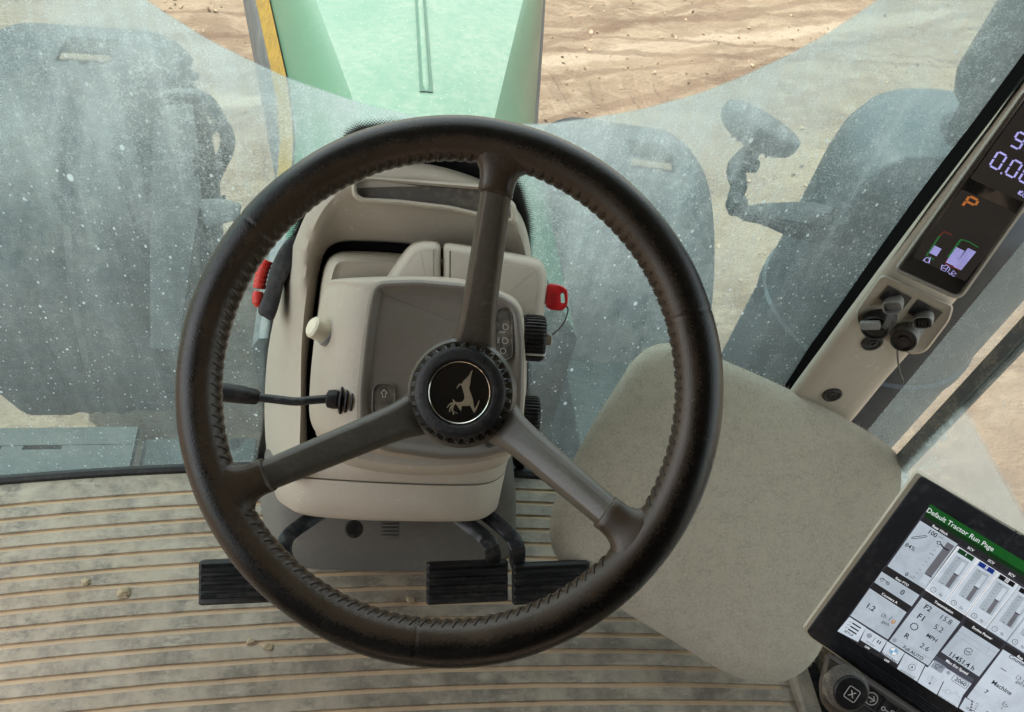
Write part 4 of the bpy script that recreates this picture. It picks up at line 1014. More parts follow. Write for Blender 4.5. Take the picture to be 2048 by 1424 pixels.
def Bp(x, y, h=0):      # badge drawing units -> wheel space
    o = WC + WN * (zb + h); r = ray(760 + x / 5.085, 640 + y / 5.085); return CAM + r * ((o - CAM).dot(WN) / r.dot(WN))
body = [(942, 505), (930, 555), (922, 600), (916, 650), (906, 690), (914, 725), (930, 765), (945, 810), (952, 850), (956, 885), (963, 905), (985, 865), (1002, 822), (1012, 815), (1004, 850), (985, 900), (966, 938), (957, 945), (944, 925), (928, 895), (914, 868), (880, 874), (832, 874), (828, 905), (822, 926), (806, 906), (790, 880), (776, 858), (762, 852), (742, 856), (720, 852), (706, 848), (720, 842), (745, 838), (738, 812), (742, 804), (756, 820), (768, 834), (800, 836), (832, 832), (852, 812), (859, 790), (855, 755), (845, 720), (836, 690), (828, 662), (812, 662), (796, 678), (778, 702), (786, 672), (806, 648), (832, 646), (850, 618), (880, 590), (906, 560), (922, 530)]
bm = B(); t2 = [bm.verts.new(Bp(x, y, .0006)) for x, y in body]; f = bm.faces.new(t2)
ex_ = bmesh.ops.extrude_face_region(bm, geom=[f]); bmesh.ops.translate(bm, verts=[v for v in ex_['geom'] if isinstance(v, bmesh.types.BMVert)], vec=-WN * .0006)
bmesh.ops.triangulate(bm, faces=[f_ for f_ in bm.faces if len(f_.verts) > 4])
for pts in ([(765, 850), (735, 850), (705, 862), (682, 892)], [(758, 858), (730, 870), (712, 900), (708, 934)], [(736, 868), (728, 890), (740, 900)], [(760, 862), (742, 892), (744, 925), (748, 960)], [(744, 928), (730, 918), (720, 900)], [(752, 935), (770, 938), (788, 952)]):
    tube(bm, [Bp(x, y, .0004) for x, y in pts], .0004, 6, smooth=8)
obj('deer_emblem', bm, mat('pale_gold_emblem', (.62, .56, .42), .3, metal=.85, var=.2, vs=90), sw_, sharp=20)

# ------------------------------------------------------------------ felt covered pad beside the seat
def felt_mat():
    mt, t, b = newmat('beige_felt')
    c = t.mix(t.step(t.noise(60, 5, .75), .2, .8), (.34, .295, .222), (.52, .465, .365))
    c = t.mix(t.step(t.noise(300, 3, .7), .35, .7), c, (.52, .468, .365))
    c = t.mix(t.math('MULTIPLY', t.step(t.noise(9, 4), .55, .75), .3), c, (.31, .26, .19))
    t.put(c, b.inputs['Base Color']); b.inputs['Roughness'].default_value = .95; b.inputs['Specular IOR Level'].default_value = .1
    b.inputs['Sheen Weight'].default_value = .5; b.inputs['Sheen Roughness'].default_value = .6
    t.put(t.bump(t.noise(420, 4, .8), .8, .0022), b.inputs['Normal']); return mt
M_FELT = felt_mat()
pd = thing('felt_pad', (.36, .40, FZ), 'thick rounded beige felt pad on the right, between the steering wheel and touchscreen', 'pad')
out = [(1240, 760), (1262, 726), (1296, 696), (1332, 686), (1380, 694), (1470, 730), (1560, 770), (1660, 820), (1740, 866), (1790, 904), (1815, 940), (1818, 975), (1800, 1020), (1740, 1120), (1660, 1262), (1630, 1318), (1595, 1350), (1548, 1368), (1500, 1362), (1440, 1338), (1360, 1290), (1230, 1210), (1150, 1150), (1112, 1112), (1100, 1070), (1104, 1020), (1125, 960), (1150, 912), (1190, 840)]
po = [(p.x, p.y) for p in catmull([(a, b2, 0) for a, b2 in out], 150)]
def pdep(x, y): return 1.072 + (y - 1020) * .00003
bm = B(); rings = []
for g, dz in ((330, -.006), (200, -.004), (110, -.002), (60, 0), (34, .0012), (18, .004), (8, .009), (2, .015), (0, .018), (1, .025), (8, .031), (40, .033)):
    if g < 50: q = inset(po, g) if g else po
    else:
        c0_ = Vector((1460, 1030)); q = [tuple(Vector(p).lerp(c0_, g / 360)) for p in po]
    rings.append([P(p[0], p[1], pdep(p[0], p[1]) + dz) for p in q])
loft(bm, rings); obj('felt_cover', bm, M_FELT, pd, sharp=80)
bm = B(); tube(bm, [P(1520, 980, 1.10), P(1600, 890, 1.11), PY(1650, 835, .62)], .014, 12); obj('bracket', bm, M_KICK, pd)
# loose felt fibres standing off the edge
bm = B(); r2 = random.Random(3)
for i in range(5200):
    k = r2.random() * 150; j = int(k) % 150; p = Vector(po[j]).lerp(Vector(po[(j + 1) % 150]), k % 1); g = abs(r2.gauss(0, 26)) if r2.random() < .5 else r2.random() * 6
    cc = Vector((1460, 1030)); q = p.lerp(cc, g / 400); dz = .016 * max(0, 1 - g / 16) ** 2 
    a = P(q.x, q.y, pdep(q.x, q.y) + dz - .0005); dv_ = (p - cc).normalized() * r2.uniform(1, 6) + Vector((r2.gauss(0, 3), r2.gauss(0, 3)))
    b2 = P(q.x + dv_.x, q.y + dv_.y, pdep(q.x, q.y) + dz - r2.uniform(.0005, .003)); s_ = (b2 - a).cross(AXB).normalized() * .00016
    bm.faces.new([bm.verts.new(v) for v in (a + s_, a - s_, b2)])
fz = obj('felt_fibres', bm, M_FELT, pd, sharp=None); fz['kind'] = 'stuff'
# ------------------------------------------------------------------ right cab post with sockets
post = thing('cab_post', (.61, .62, FZ), 'beige right front cab post with sockets and rubber plugs, carrying the instrument display', 'post')
sta = [(1545, 835, 1650, 900), (1590, 768, 1712, 832), (1640, 700, 1772, 758), (1698, 620, 1838, 684), (1757, 540, 1912, 600), (1860, 403, 2012, 470), (1968, 260, 2125, 322), (2080, 112, 2240, 172)]
bm = B(); rings = []
for xl, yl, xr, yr in sta:
    def q(f, Y): return PY(xl + (xr - xl) * f, yl + (yr - yl) * f, Y)
    rings.append([q(-.02, .66), q(-.005, .625), q(0, .610), q(.05, .600), q(.14, .594), q(.32, .590), q(.60, .585), q(.86, .585), q(.95, .588), q(1, .597), q(1.0, .62), q(.95, .66)])
loft(bm, rings); obj('post_cover', bm, M_BEIGE, post, sharp=60)
def pf(Y=.583): return lambda x, y, h=0: PY(x, y, Y - h)
pp_ = pf()
bm = B(); so = rpoly([(1764, 548), (1906, 612), (1898, 640), (1850, 704), (1822, 708), (1714, 648), (1712, 624)], [14, 8, 10, 14, 12, 12, 12], 6)
loft(bm, [[pp_(p[0], p[1], -.01) for p in inset(so, -2)], [pp_(p[0], p[1], .004) for p in so], [pp_(p[0], p[1], .006) for p in inset(so, 2)], [pp_(p[0], p[1], .005) for p in inset(so, 5)]])
obj('socket_panel', bm, mat('taupe_socket_panel', (.30, .265, .215), .5, var=.06, grain=.15, dust=.3), post, sharp=50)
axp = (CAM - pp_(1780, 600)).normalized(); axp = (axp * .9 - AXU * .55 - AXR * .18).normalized()     # the sockets point down towards the driver
M_CAPG = mat('dusty_grey_rubber_cap', (.2, .2, .19), .55, var=.2, vs=80, dust=.5, dcol=(.32, .31, .28), ds=60, grain=.3)
for i, (sq, cpx, slots) in enumerate(((((1778, 571), (1824, 596), (1803, 622), (1757, 597)), (1789, 600), False), (((1838, 599), (1885, 625), (1862, 652), (1816, 626)), (1849, 630), True))):
    bm = B(); loft(bm, [[pp_(x, y, .004) for x, y in sq], [pp_(x, y, .0065) for x, y in sq]]); cp = obj('socket_plate', bm, M_BLACK, post)
    q = pp_(*cpx, .006); x, y, n = frame_from(axp, AXU); bm = B(); rings = []
    for h, k, in ((0, .8), (.004, 1), (.016, 1), (.019, .97), (.019, .84), (.012, .80)):
        ring = []
        for s in range(32):
            a = 2 * math.pi * s / 32; cx, sy = math.cos(a), math.sin(a)
            ring.append(q + n * h + x * .0105 * k * abs(cx) ** .6 * (1 if cx > 0 else -1) + y * .0082 * k * abs(sy) ** .7 * (1 if sy > 0 else -1))
        rings.append(ring)
    loft(bm, rings); cc = obj('rubber_cap', bm, M_CAPG, cp, sharp=50)
    if slots:
        bm = B()
        for k in range(5): box(bm, q + n * .0185 + x * (.0036 * (k - 2)), .0018, .010, .003, x, y, n)
        box(bm, q + n * .015, .017, .0125, .004, x, y, n, .002); obj('contact_slot', bm, M_RUBBER, cp)
    else:
        bm = B(); strip(bm, [q + n * .0195 - y * .0075 + x * -.002, q + n * .022 - y * .014 - x * .004, q + n * .023 - y * .021 - x * .008, q + n * .020 - y * .0255 - x * .011], .0065, n); bmesh.ops.solidify(bm, geom=list(bm.faces), thickness=.0016); obj('strap', bm, M_CAPG, cp)
for i, (px, py, rr, knurl) in enumerate(((1757, 648, .0165, False), (1813, 672, .0155, True))):
    q = pp_(px - 0, py - 12, .004); bm = B()
    pr = [(.001, -.004), (rr * 1.18, -.004), (rr * 1.2, .003), (rr, .006), (rr, .020), (rr * .95, .024), (rr * .84, .025), (rr * .78, .0215), (rr * .4, .021), (rr * .32, .024), (rr * .12, .0245), (.001, .0225)]
    fn = (lambda k, r, h: 1 + (.02 if int(k * 60) % 2 else -.02) if .005 < h < .021 else 1) if knurl else None
    lathe(bm, pr, q, axp, 60, fn=fn); o = obj('round_socket', bm, M_CAPG if knurl else M_BLACK, post, sharp=30)
    if knurl:
        bm = B(); lathe(bm, [(.001, .0215), (rr * .93, .0215), (rr * .93, .0262), (rr * .8, .0266), (rr * .72, .0235), (rr * .42, .0235), (rr * .36, .0262), (.001, .0255)], q, axp, 48); obj('socket_face', bm, M_BLACK, o)
    else:
        x, y, n = frame_from(axp, AXU); bm = B(); box(bm, q + n * .027 + y * .006 - x * .004, .022, .011, .008, x, y, n, .003); obj('latch', bm, M_CAPG, o)
for px, py in ((1744, 684), (1664, 788)):
    q = pp_(px, py, -.004) if py < 700 else PY(px, py, .587); nn = (Vector((-.1, -1, .05))).normalized(); bm = B()
    lathe(bm, [(.001, -.006), (.0125, -.006), (.013, .001), (.0122, .0035), (.0098, .0042), (.0085, .002), (.006, .0018), (.0048, .0036), (.0026, .0034), (.0022, .0005), (.001, 0)], q, nn, 36); obj('rubber_plug', bm, M_BLACK, post, sharp=40)
bm = B(); tube(bm, [pp_(1795, 700, .012), pp_(1796, 722, .008), pp_(1800, 745, .004), pp_(1806, 762, .002), pp_(1805, 768, .004)], .0012, 8, smooth=18); obj('loose_wire', bm, mat('grey_wire', (.09, .09, .09), .5), post)

# ------------------------------------------------------------------ instrument display on the post
M_DBEZ = mat('grey_display_rim', (.28, .265, .235), .45, var=.05, grain=.1)
M_DFACE = mat('gloss_black_display_face', (.006, .006, .0065), .16, var=.1, dust=.06, dcol=(.08, .075, .07), coat=.3)
M_LCD = emat('dim_lcd_glass', (42, 38, 35), .7, .35); M_SEG = emat('lit_lavender_segments', (176, 172, 238), 1.0); M_SEGO = emat('lit_orange_segments', (182, 106, 48), .9)
M_GRN = emat('lit_green_bar', (40, 112, 58), .8); M_REDL = emat('lit_red_bar', (120, 48, 38), .8)
idp = thing('instrument_display', P(1900, 450, .83), 'tall black instrument display with an orange P, mounted on the right post', 'display')
df = Face((1826, 514), (1931, 563), (1921, 378), (2033, 427), .83)
if df.v.z > 0: df.v = -df.v
o_ = rpoly([(1785, 541), (1920, 603), (2180, 235), (2055, 165)], [18, 22, 30, 30], 8)
bm = B(); loft(bm, [[df.at(p[0], p[1], -.030) for p in inset(o_, 3)], [df.at(p[0], p[1], -.002) for p in o_], [df.at(p[0], p[1], .0025) for p in inset(o_, 2)], [df.at(p[0], p[1], .004) for p in inset(o_, 5)], [df.at(p[0], p[1], .003) for p in inset(o_, 8)]])
obj('bezel', bm, M_DBEZ, idp, sharp=50)
bm = B(); loft(bm, [[df.at(p[0], p[1], .001) for p in inset(o_, 7)], [df.at(p[0], p[1], .0048) for p in inset(o_, 8)], [df.at(p[0], p[1], .0054) for p in inset(o_, 10)]]); obj('black_face', bm, M_DFACE, idp, sharp=50)
bm = B(); l1 = rpoly([(1826, 514), (1931, 563), (2033, 427), (1923, 378)], 5, 4); l2 = rpoly([(1940, 357), (2055, 408), (2180, 235), (2063, 184)], 5, 4)
poly(bm, [df.at(p[0], p[1], .0057) for p in l1], 0); poly(bm, [df.at(p[0], p[1], .0057) for p in l2], 0)
hh = .0060
dU = df.u; dV = (df.at(1826, 514) - df.at(1921, 378)).normalized()     # along the bars, towards the bottom of the display
def dq(pts, mi): poly(bm, [df.at(x, y, hh) for x, y in pts], mi)
def dstrip(pts, w, mi): strip(bm, [df.at(x, y, hh) for x, y in pts], w, df.n, mi)
SEGS = {'0': 'abcdef', '9': 'abcdfg', 'P': 'abefg'}
def seg7(ch, px, py, uw, vh, w, mi):
    """px,py lower left corner; uw, vh photo-pixel vectors across and up the digit"""
    c = lambda a, b2: (px + uw[0] * a + vh[0] * b2, py + uw[1] * a + vh[1] * b2)
    L = {'a': ((0, 1), (1, 1)), 'b': ((1, 1), (1, .5)), 'c': ((1, .5), (1, 0)), 'd': ((0, 0), (1, 0)), 'e': ((0, 0), (0, .5)), 'f': ((0, .5), (0, 1)), 'g': ((0, .5), (1, .5))}
    for s in SEGS[ch]:
        (a0, b0), (a1, b1) = L[s]; g = .09
        p0 = c(a0 + (a1 - a0) * g, b0 + (b1 - b0) * g * 1.0); p1 = c(a1 - (a1 - a0) * g, b1 - (b1 - b0) * g)
        dstrip([p0, p1], w, mi)
pxm = .83 / F
for ch, x, y in (('0', 1979, 331), ('0', 2010, 347), ('0', 2037, 360)): seg7(ch, x, y, (17, 9), (18, -28), 3.4 * pxm, 1)
dq([(2002, 344), (2005, 345.5), (2003, 349), (2000, 347.5)], 1)
for ch, x, y in (('9', 2020, 290), ('0', 2049, 304)): seg7(ch, x, y, (17, 9), (18, -27), 3.4 * pxm, 1)
seg7('P', 1925, 412, (18, 9), (14, -20), 4.5 * pxm, 2)
dstrip([(2036, 387), (2046, 383)], 3 * pxm, 1); dstrip([(2041, 381), (2036, 387), (2043, 391)], 2 * pxm, 1); dstrip([(x + 0, y) for x, y in circ(2049, 391, 4, 10)], 1.4 * pxm, 1)
def hatch(q, n):      # a bar drawn as lit lines
    a, b2, c_, d_ = [Vector(p) for p in q]
    for k in range(n):
        f0, f1 = k / n, (k + .74) / n
        dq([tuple(a.lerp(d_, f0)), tuple(b2.lerp(c_, f0)), tuple(b2.lerp(c_, f1)), tuple(a.lerp(d_, f1))], 1)
hatch(((1869, 491), (1883, 498), (1873, 513), (1858, 506)), 8)
hatch(((1912, 494), (1929, 502), (1909, 533), (1891, 525)), 14)
hatch(((1936, 496), (1952, 504), (1922, 541), (1907, 534)), 16)
dstrip([(1879, 472), (1853, 511), (1868, 519)], 3.2 * pxm, 3); dstrip([(1879, 472), (1888, 463), (1904, 470)], 2 * pxm, 4)
dstrip([(1922, 479), (1896, 515)], 4 * pxm, 3); dstrip([(1922, 479), (1937, 483), (1957, 495)], 2.4 * pxm, 3); dstrip([(1896, 517), (1891, 527), (1920, 541)], 2.2 * pxm, 4)
dstrip(circ(1854, 520, 5, 12), 1.4 * pxm, 1); dstrip([(1849, 518), (1846, 522)], 1.4 * pxm, 1); dstrip([(1861, 514), (1858, 527)], 1.4 * pxm, 1)
dstrip([(1884, 530), (1888, 532), (1893, 530), (1897, 533), (1890, 543), (1882, 539), (1884, 530)], 1.4 * pxm, 1); dstrip([(1883, 535), (1893, 538)], 1.4 * pxm, 1); dstrip([(1897, 533), (1900, 538), (1895, 544)], 1.3 * pxm, 1)
dstrip([(1902, 547), (1907, 541), (1913, 548), (1902, 547)], 1.6 * pxm, 1); dstrip([(1897, 545), (1900, 549), (1903, 549), (1906, 552), (1910, 552)], 1.3 * pxm, 1)
obj('lcd', bm, [M_LCD, M_SEG, M_SEGO, M_GRN, M_REDL], idp, sharp=None)

# ------------------------------------------------------------------ touchscreen
mf = Face((1861, 1008), (2048, 1121), (1675, 1262), (1872, 1389), .70)
tsn = thing('touchscreen', mf.at(1850, 1150, -.02), 'touchscreen with green title bar and grey data tiles in a black bezel', 'screen')
M_FRAME = mat('cream_monitor_frame', (.58, .53, .43), .45, var=.05, grain=.15, gs=900, dust=.2)
M_MBEZ = mat('dusty_black_bezel', (.012, .0135, .019), .42, var=.3, vs=30, dust=.45, dcol=(.055, .055, .06), ds=22)
M = lambda x, y: (1650 + x / 3.206, 980 + y / 3.206)
def mp(x, y, h=.0): return mf.at(*M(x, y), h)
def un(*pts): return [M(*p) for p in pts]
mo = rpoly([(1832, 938), (1604, 1254), (1618, 1270), (2062, 1579), (2330, 1226)], [10, 6, 8, 14, 14], 5)
mi_ = rpoly([(1842, 950), (1613, 1262), (1622, 1274), (2060, 1570), (2320, 1238)], [10, 5, 6, 12, 12], 5)
bm = B(); loft(bm, [[mf.at(p[0] - 2, p[1] + 6, -.032) for p in inset(mo, 4)], [mf.at(p[0], p[1], -.006) for p in mo], [mf.at(p[0], p[1], -.001) for p in inset(mo, 1.5)], [mf.at(p[0], p[1], .0012) for p in inset(mo, 5)]])
obj('frame', bm, M_FRAME, tsn, sharp=50)
bm = B(); loft(bm, [[mf.at(p[0], p[1], -.002) for p in mi_], [mf.at(p[0], p[1], .0022) for p in mi_], [mf.at(p[0], p[1], .003) for p in inset(mi_, 2.5)]])
for i in range(4): a, b2 = (1666 + i * 0, 1277 + i * 7), (1886, 1424 + i * 7); tube(bm, [mf.at(a[0] + i * 3, a[1], .003), mf.at(*b2, .003)], .0009, 6)
obj('bezel', bm, M_MBEZ, tsn, sharp=50)
bm = B(); text(bm, 'JOHN DEERE', mf.at(2107, 1124, .0032), mf.u, -mf.v if mf.v.z > 0 else mf.v, .0805, bold=False); obj('raised_lettering', bm, mat('dark_grey_lettering', (.045, .047, .055), .4), tsn, sharp=None)
PAL = dict(bg=(58, 58, 66), title=(24, 88, 34), titled=(16, 50, 20), hdr=(40, 40, 42), tile=(186, 197, 208), tile2=(203, 213, 224), ink=(26, 29, 34), white=(240, 243, 246), gauge=(172, 183, 192), bar=(112, 112, 120), green=(22, 62, 34), blue=(26, 52, 132), black=(22, 20, 24), band=(78, 80, 92), cell=(150, 160, 172), sky=(120, 176, 214), amber=(190, 130, 40), pale=(148, 154, 164))
pk = list(PAL); pm = [emat('screen_' + k, PAL[k], .9 if k not in ('ink', 'black', 'hdr', 'bg') else .9, .3) for k in pk]; ix = {k: i for i, k in enumerate(pk)}
bm = B()
mU = (mp(1000, 400) - mp(1000, 400)).normalized() if False else mf.u; mV = mf.v if mf.v.z < 0 else -mf.v
MS = (mp(200, 200) - mp(300, 200)).length / 100
H1, H2, H3, H4 = .0031, .0033, .0035, .0037
def quad(pts, k, h=H2): poly(bm, [mp(*p, h) for p in pts], ix[k])
def qb(a, b2, c_, d_, k, h=H2): quad((a, b2, c_, d_), k, h)
def line(pts, w, k='ink', h=H4): strip(bm, [mp(*p, h) for p in pts], w * MS, mf.n, ix[k])
_uf = Vector((mp(900, 600) + mf.u * .02)); 
def proj(v):          # plane point -> drawing units
    d_ = v - CAM; c_ = Vector((AXR.dot(d_), -AXU.dot(d_), -AXB.dot(d_))); return ((CX + F * c_.x / c_.z - 1650) * 3.206, (CY + F * c_.y / c_.z - 980) * 3.206)
def T(s, x, y, w, k='ink', bold=False, h=H4):
    """text centred at drawing units (x, y), w units long measured along the line"""
    c_ = mp(x, y, h); text(bm, s, c_, mf.u, mV, w * MS, ix[k], bold)
E = lambda a, b2, f: (a[0] + (b2[0] - a[0]) * f, a[1] + (b2[1] - a[1]) * f)
def ring_(x, y, r, w, k='ink', n=18, a0=0, a1=1):
    c_ = mp(x, y, H4); strip(bm, [c_ + mf.u * (r * MS * math.cos(2 * math.pi * (a0 + (a1 - a0) * q / n))) + mV * (r * MS * math.sin(2 * math.pi * (a0 + (a1 - a0) * q / n))) for q in range(n + 1)], w * MS, mf.n, ix[k])
def disc(x, y, r, k, h=H4): c_ = mp(x, y, h); poly(bm, [c_ + mf.u * (r * MS * math.cos(2 * math.pi * q / 16)) + mV * (r * MS * math.sin(2 * math.pi * q / 16)) for q in range(16)], ix[k])
def loc(x, y, pts): # points given along/down the screen from (x, y), drawing units
    c_ = mp(x, y, H4); return [c_ + mf.u * (a * MS) + mV * (b2 * MS) for a, b2 in pts]
def lline(x, y, pts, w, k='ink'): strip(bm, loc(x, y, pts), w * MS, mf.n, ix[k])
def lpoly(x, y, pts, k, h=None): poly(bm, loc(x, y, pts), ix[k])
qb((675, 90), (1700, 715), (1120, 1560), (78, 905), 'bg', H1)
qb((675, 90), (1700, 715), (1652, 790), (635, 168), 'title'); qb((648, 143), (1666, 768), (1652, 790), (635, 168), 'titled', H3)
qb((635, 170), (1652, 792), (1630, 826), (612, 195), 'hdr')
for a in ((875, 320), (1004, 403), (1142, 488)): line([a, (a[0] - 16, a[1] + 26)], 5, 'bg')
T('Default Tractor Run Page', 866, 257, 478, 'white')
for s, x, y, w in (('Rear Hitch', 738, 257, 108), ('SCV', 935, 379, 44), ('SCV', 1066, 461, 44), ('SCV', 1198, 545, 44), ('Rear PTO', 495, 588, 94), ('Counters A', 415, 694, 116), ('Transmission', 762, 751, 136), ('Engine Power', 1008, 919, 142), ('Max Eng Speed', 845, 1138, 158), ('Rea', 1253, 1075, 38)):
    T(s, x, y, w, 'white', True)
# tiles
qb((610, 196), (851, 346), (640, 636), (400, 488), 'tile'); qb((363, 523), (606, 674), (556, 746), (316, 592), 'tile'); qb((287, 630), (523, 784), (403, 958), (162, 806), 'tile')
qb((400, 488), (640, 636), (606, 674), (363, 523), 'hdr'); qb((316, 592), (556, 746), (523, 784), (287, 630), 'hdr')
qb((655, 650), (890, 800), (868, 846), (622, 690), 'hdr'); qb((622, 690), (868, 846), (662, 1126), (412, 968), 'tile')
qb((905, 826), (1148, 980), (1122, 1024), (882, 870), 'hdr'); qb((882, 870), (1122, 1024), (988, 1196), (745, 1038), 'tile')
qb((712, 1062), (958, 1214), (940, 1242), (696, 1092), 'band'); qb((696, 1092), (940, 1242), (888, 1312), (648, 1152), 'tile2')
qb((1160, 990), (1500, 1200), (1480, 1232), (1142, 1022), 'hdr'); qb((1142, 1022), (1480, 1232), (1250, 1560), (910, 1330), 'tile2')
for i in range(5):     # four hydraulic valve tiles and the next one off the edge
    ox, oy = 131 * i, 83.5 * i; s = lambda *p: [(x + ox, y + oy) for x, y in p]
    quad(s((850, 358), (980, 441), (768, 722), (640, 640)), 'white' if i < 3 else 'tile'); quad(s((856, 368), (972, 443), (766, 714), (648, 637)), 'tile2', H3)
    quad(s((864, 373), (960, 432), (942, 458), (846, 398)), ('green', 'blue', 'black', 'black', 'black')[i], H4)
    T(('I', 'II', 'III', 'IIII', 'V')[i], 905 + ox, 414 + oy, (4, 14, 24, 34, 14)[i], 'white', True, H4 + .0001)
    quad(s((844, 418), (925, 464), (806, 640), (722, 588)), 'gauge', H4); quad(s((880, 458), (905, 473), (795, 628), (770, 612)), 'tile2', H4 + .00008)
    quad(s((829, 530), (853, 546), (795, 630), (770, 614)), 'bar', H4 + .00016); line(s((824, 532), (856, 551)), 5, 'black', H4 + .0002)
    for k in range(9):
        f = k / 8; a = (852 - 108 * f, 433 + 160 * f); L_ = 10 if k in (0, 8) else 6; line(s((a[0], a[1]), (a[0] + L_ * 1.5, a[1] + L_ * .9)), 3 if k in (0, 8) else 2, 'ink', H4 + .0001)
    ring_(695 + ox, 640 + oy, 17, 3); lline(695 + ox, 640 + oy, [(0, -11), (0, 0), (9, 0)], 2.5)
    T('0s', 743 + ox, 672 + oy, 21)
# rear hitch tile
T('100', 693, 280, 56, 'ink', True); line([(729, 297), (758, 314)], 2.5); T('84%', 547, 365, 70); T('0', 524, 540, 18, 'ink', True); line([(541, 552), (570, 569)], 2.5)
lp_ = [(-36, 6), (-30, 13), (-22, 12), (30, -8), (38, -14), (34, -22), (26, -22), (-30, -2), (-36, 6)]; lline(600, 306, [(a * 1, b2 + a * -.55) for a, b2 in lp_], 4)
for k in range(9):
    f = k / 8; a = (722 - 150 * f, 362 + 196 * f); w_ = 13 if k == 2 else 8; line([(a[0] - w_, a[1] - w_ * .6), (a[0] + w_, a[1] + w_ * .6)], 3.5 if k == 2 else 2)
qb((786, 333), (830, 360), (682, 556), (640, 530), 'bar', H3); qb((638, 541), (678, 565), (644, 608), (604, 583), 'tile2', H3); line([(640, 535), (684, 560)], 6)
lline(775, 365, [(-52, 14), (-66, -2), (-48, -10), (-34, 2), (-46, 12)], 6); lline(775, 365, [(-36, 2), (-4, 14), (28, 10)], 9)
# rear pto, counters
T('0', 497, 656, 24, 'ink', True); ring_(365, 576, 10, 3); ring_(402, 598, 11, 3); lline(365, 576, [(-14, -2), (0, -14), (16, -10), (44, -6)], 4, 'band'); ring_(402, 598, 5, 2)
line([(352, 592), (384, 612)], 2, 'pale')
T('1.2', 297, 753, 54, 'ink', True); T('gal/h', 387, 856, 54)
lline(380, 806, [(-15, 13), (-15, -14), (3, -14), (3, 13), (-18, 13)], 3); lline(380, 806, [(3, -8), (12, -2), (12, 12)], 3); lline(380, 806, [(-15, -3), (3, -3)], 2.5); line([(432, 812), (408, 836)], 3.5)
lpoly(438, 845, [(-11, -14), (11, -14), (11, 14), (-11, 14)], 'amber'); lline(438, 845, [(-7, -10), (7, -10), (-7, 10), (7, 10), (-7, -10)], 3.5, 'white')
# transmission
for s, x, y, w, b2 in (('F2', 661, 757, 46, True), ('F1', 616, 815, 42, True), ('R', 527, 937, 30, True), ('15.8', 779, 832, 76, False), ('5.2', 729, 888, 60, False), ('2.6', 640, 1008, 60, False), ('MPH', 685, 948, 72, True), ('Full AUTO', 566, 1044, 146, True)): T(s, x, y, w, 'ink', b2)
ring_(572, 876, 22, 4); 
for k in range(12): a = 2 * math.pi * k / 12; lline(572, 876, [(23 * math.cos(a), 23 * math.sin(a)), (28 * math.cos(a), 28 * math.sin(a))], 6)
disc(446, 964, 13, 'cell'); ring_(446, 964, 13, 2, 'pale'); line([(437, 944), (690, 1092)], 2, 'pale')
# engine power, speed
T('11451.4 h', 880, 1098, 176, 'ink', True); ring_(918, 1036, 24, 4, a0=.0, a1=.68); lline(918, 1036, [(22, -10), (14, -24), (-6, -26), (-12, -20)], 4); T('kW', 918, 1037, 32, 'ink', True)
line([(858, 906), (1092, 1042), (1062, 1076), (840, 930), (858, 906)], 2, 'pale'); line([(1058, 1005), (1030, 1054)], 2, 'pale')
T('2060', 870, 1229, 78, 'ink', True); 
lline(870, 1230, [(-50, -24), (44, -24), (50, -18), (50, 18), (44, 24), (-50, 24), (-56, 18), (-56, -18), (-50, -24)], 4, 'bar')
lpoly(726, 1134, [(-40, -28), (40, -28), (40, 28), (-40, 28)], 'cell'); ring_(722, 1130, 13, 3); lline(722, 1130, [(-10, 20), (12, 20)], 3); T('8°', 752, 1136, 22); disc(791, 1172, 12, 'cell'); ring_(791, 1172, 12, 2, 'pale')
# right tile
T('Counters A', 1258, 1110, 166, 'ink', True); T('Machine', 1135, 1268, 138, 'ink', True); T('7', 1035, 1294, 20, 'ink', True); T('---', 1144, 1152, 40, 'ink', True); T('gal/ac', 1258, 1246, 70)
lline(1245, 1206, [(-15, 13), (-15, -14), (3, -14), (3, 13), (-18, 13)], 3); lline(1245, 1206, [(3, -8), (12, -2), (12, 12)], 3); line([(1282, 1214), (1260, 1240)], 3.5)
ring_(1158, 1374, 18, 3, a0=0, a1=.68); T('kW', 1158, 1375, 24); T('%', 1134, 1400, 12)
# bottom button row
def btn(a, b2, c_, d_, k='tile2'): quad((a, b2, c_, d_), k, H2)
btn((157, 814), (263, 882), (212, 974), (80, 905)); btn((263, 884), (398, 968), (352, 1040), (228, 962)); qb((228, 962), (352, 1040), (330, 1066), (208, 990), 'hdr')
btn((400, 970), (512, 1042), (465, 1116), (362, 1046)); qb((350, 1050), (465, 1124), (452, 1142), (336, 1068), 'hdr'); btn((514, 1044), (640, 1122), (590, 1228), (462, 1146)); btn((644, 1130), (768, 1206), (716, 1312), (594, 1232))
btn((772, 1210), (896, 1290), (850, 1396), (722, 1316)); btn((900, 1330), (1040, 1412), (1000, 1490), (860, 1398))
T('SETUP', 153, 919, 64, 'ink', True); T('WORK', 290, 986, 70, 'bar'); T('OFF', 271, 1010, 36, 'white', True); T('AUTOTRAC', 413, 1074, 120, 'ink', True); T('OFF', 396, 1095, 36, 'white', True); T('GUIDANCE', 527, 1178, 108); T('SWAP TRACK', 779, 1352, 132); T('iTEC', 928, 1410, 52, 'ink', True)
for k in range(3): line([(176 - k * 14, 853 + k * 19), (230 - k * 14, 887 + k * 19)], 10); lline(163 - k * 13, 846 + k * 17, [(-8, 0), (-2, 6), (8, -8)], 2.5)
ring_(284, 934, 15, 3, 'bar'); disc(284, 934, 13, 'cell', H3); line([(326, 946), (300, 975)], 4, 'bar'); lline(346, 975, [(-8, -12), (-8, 12)], 7); lline(346, 975, [(8, -12), (8, 12)], 7)
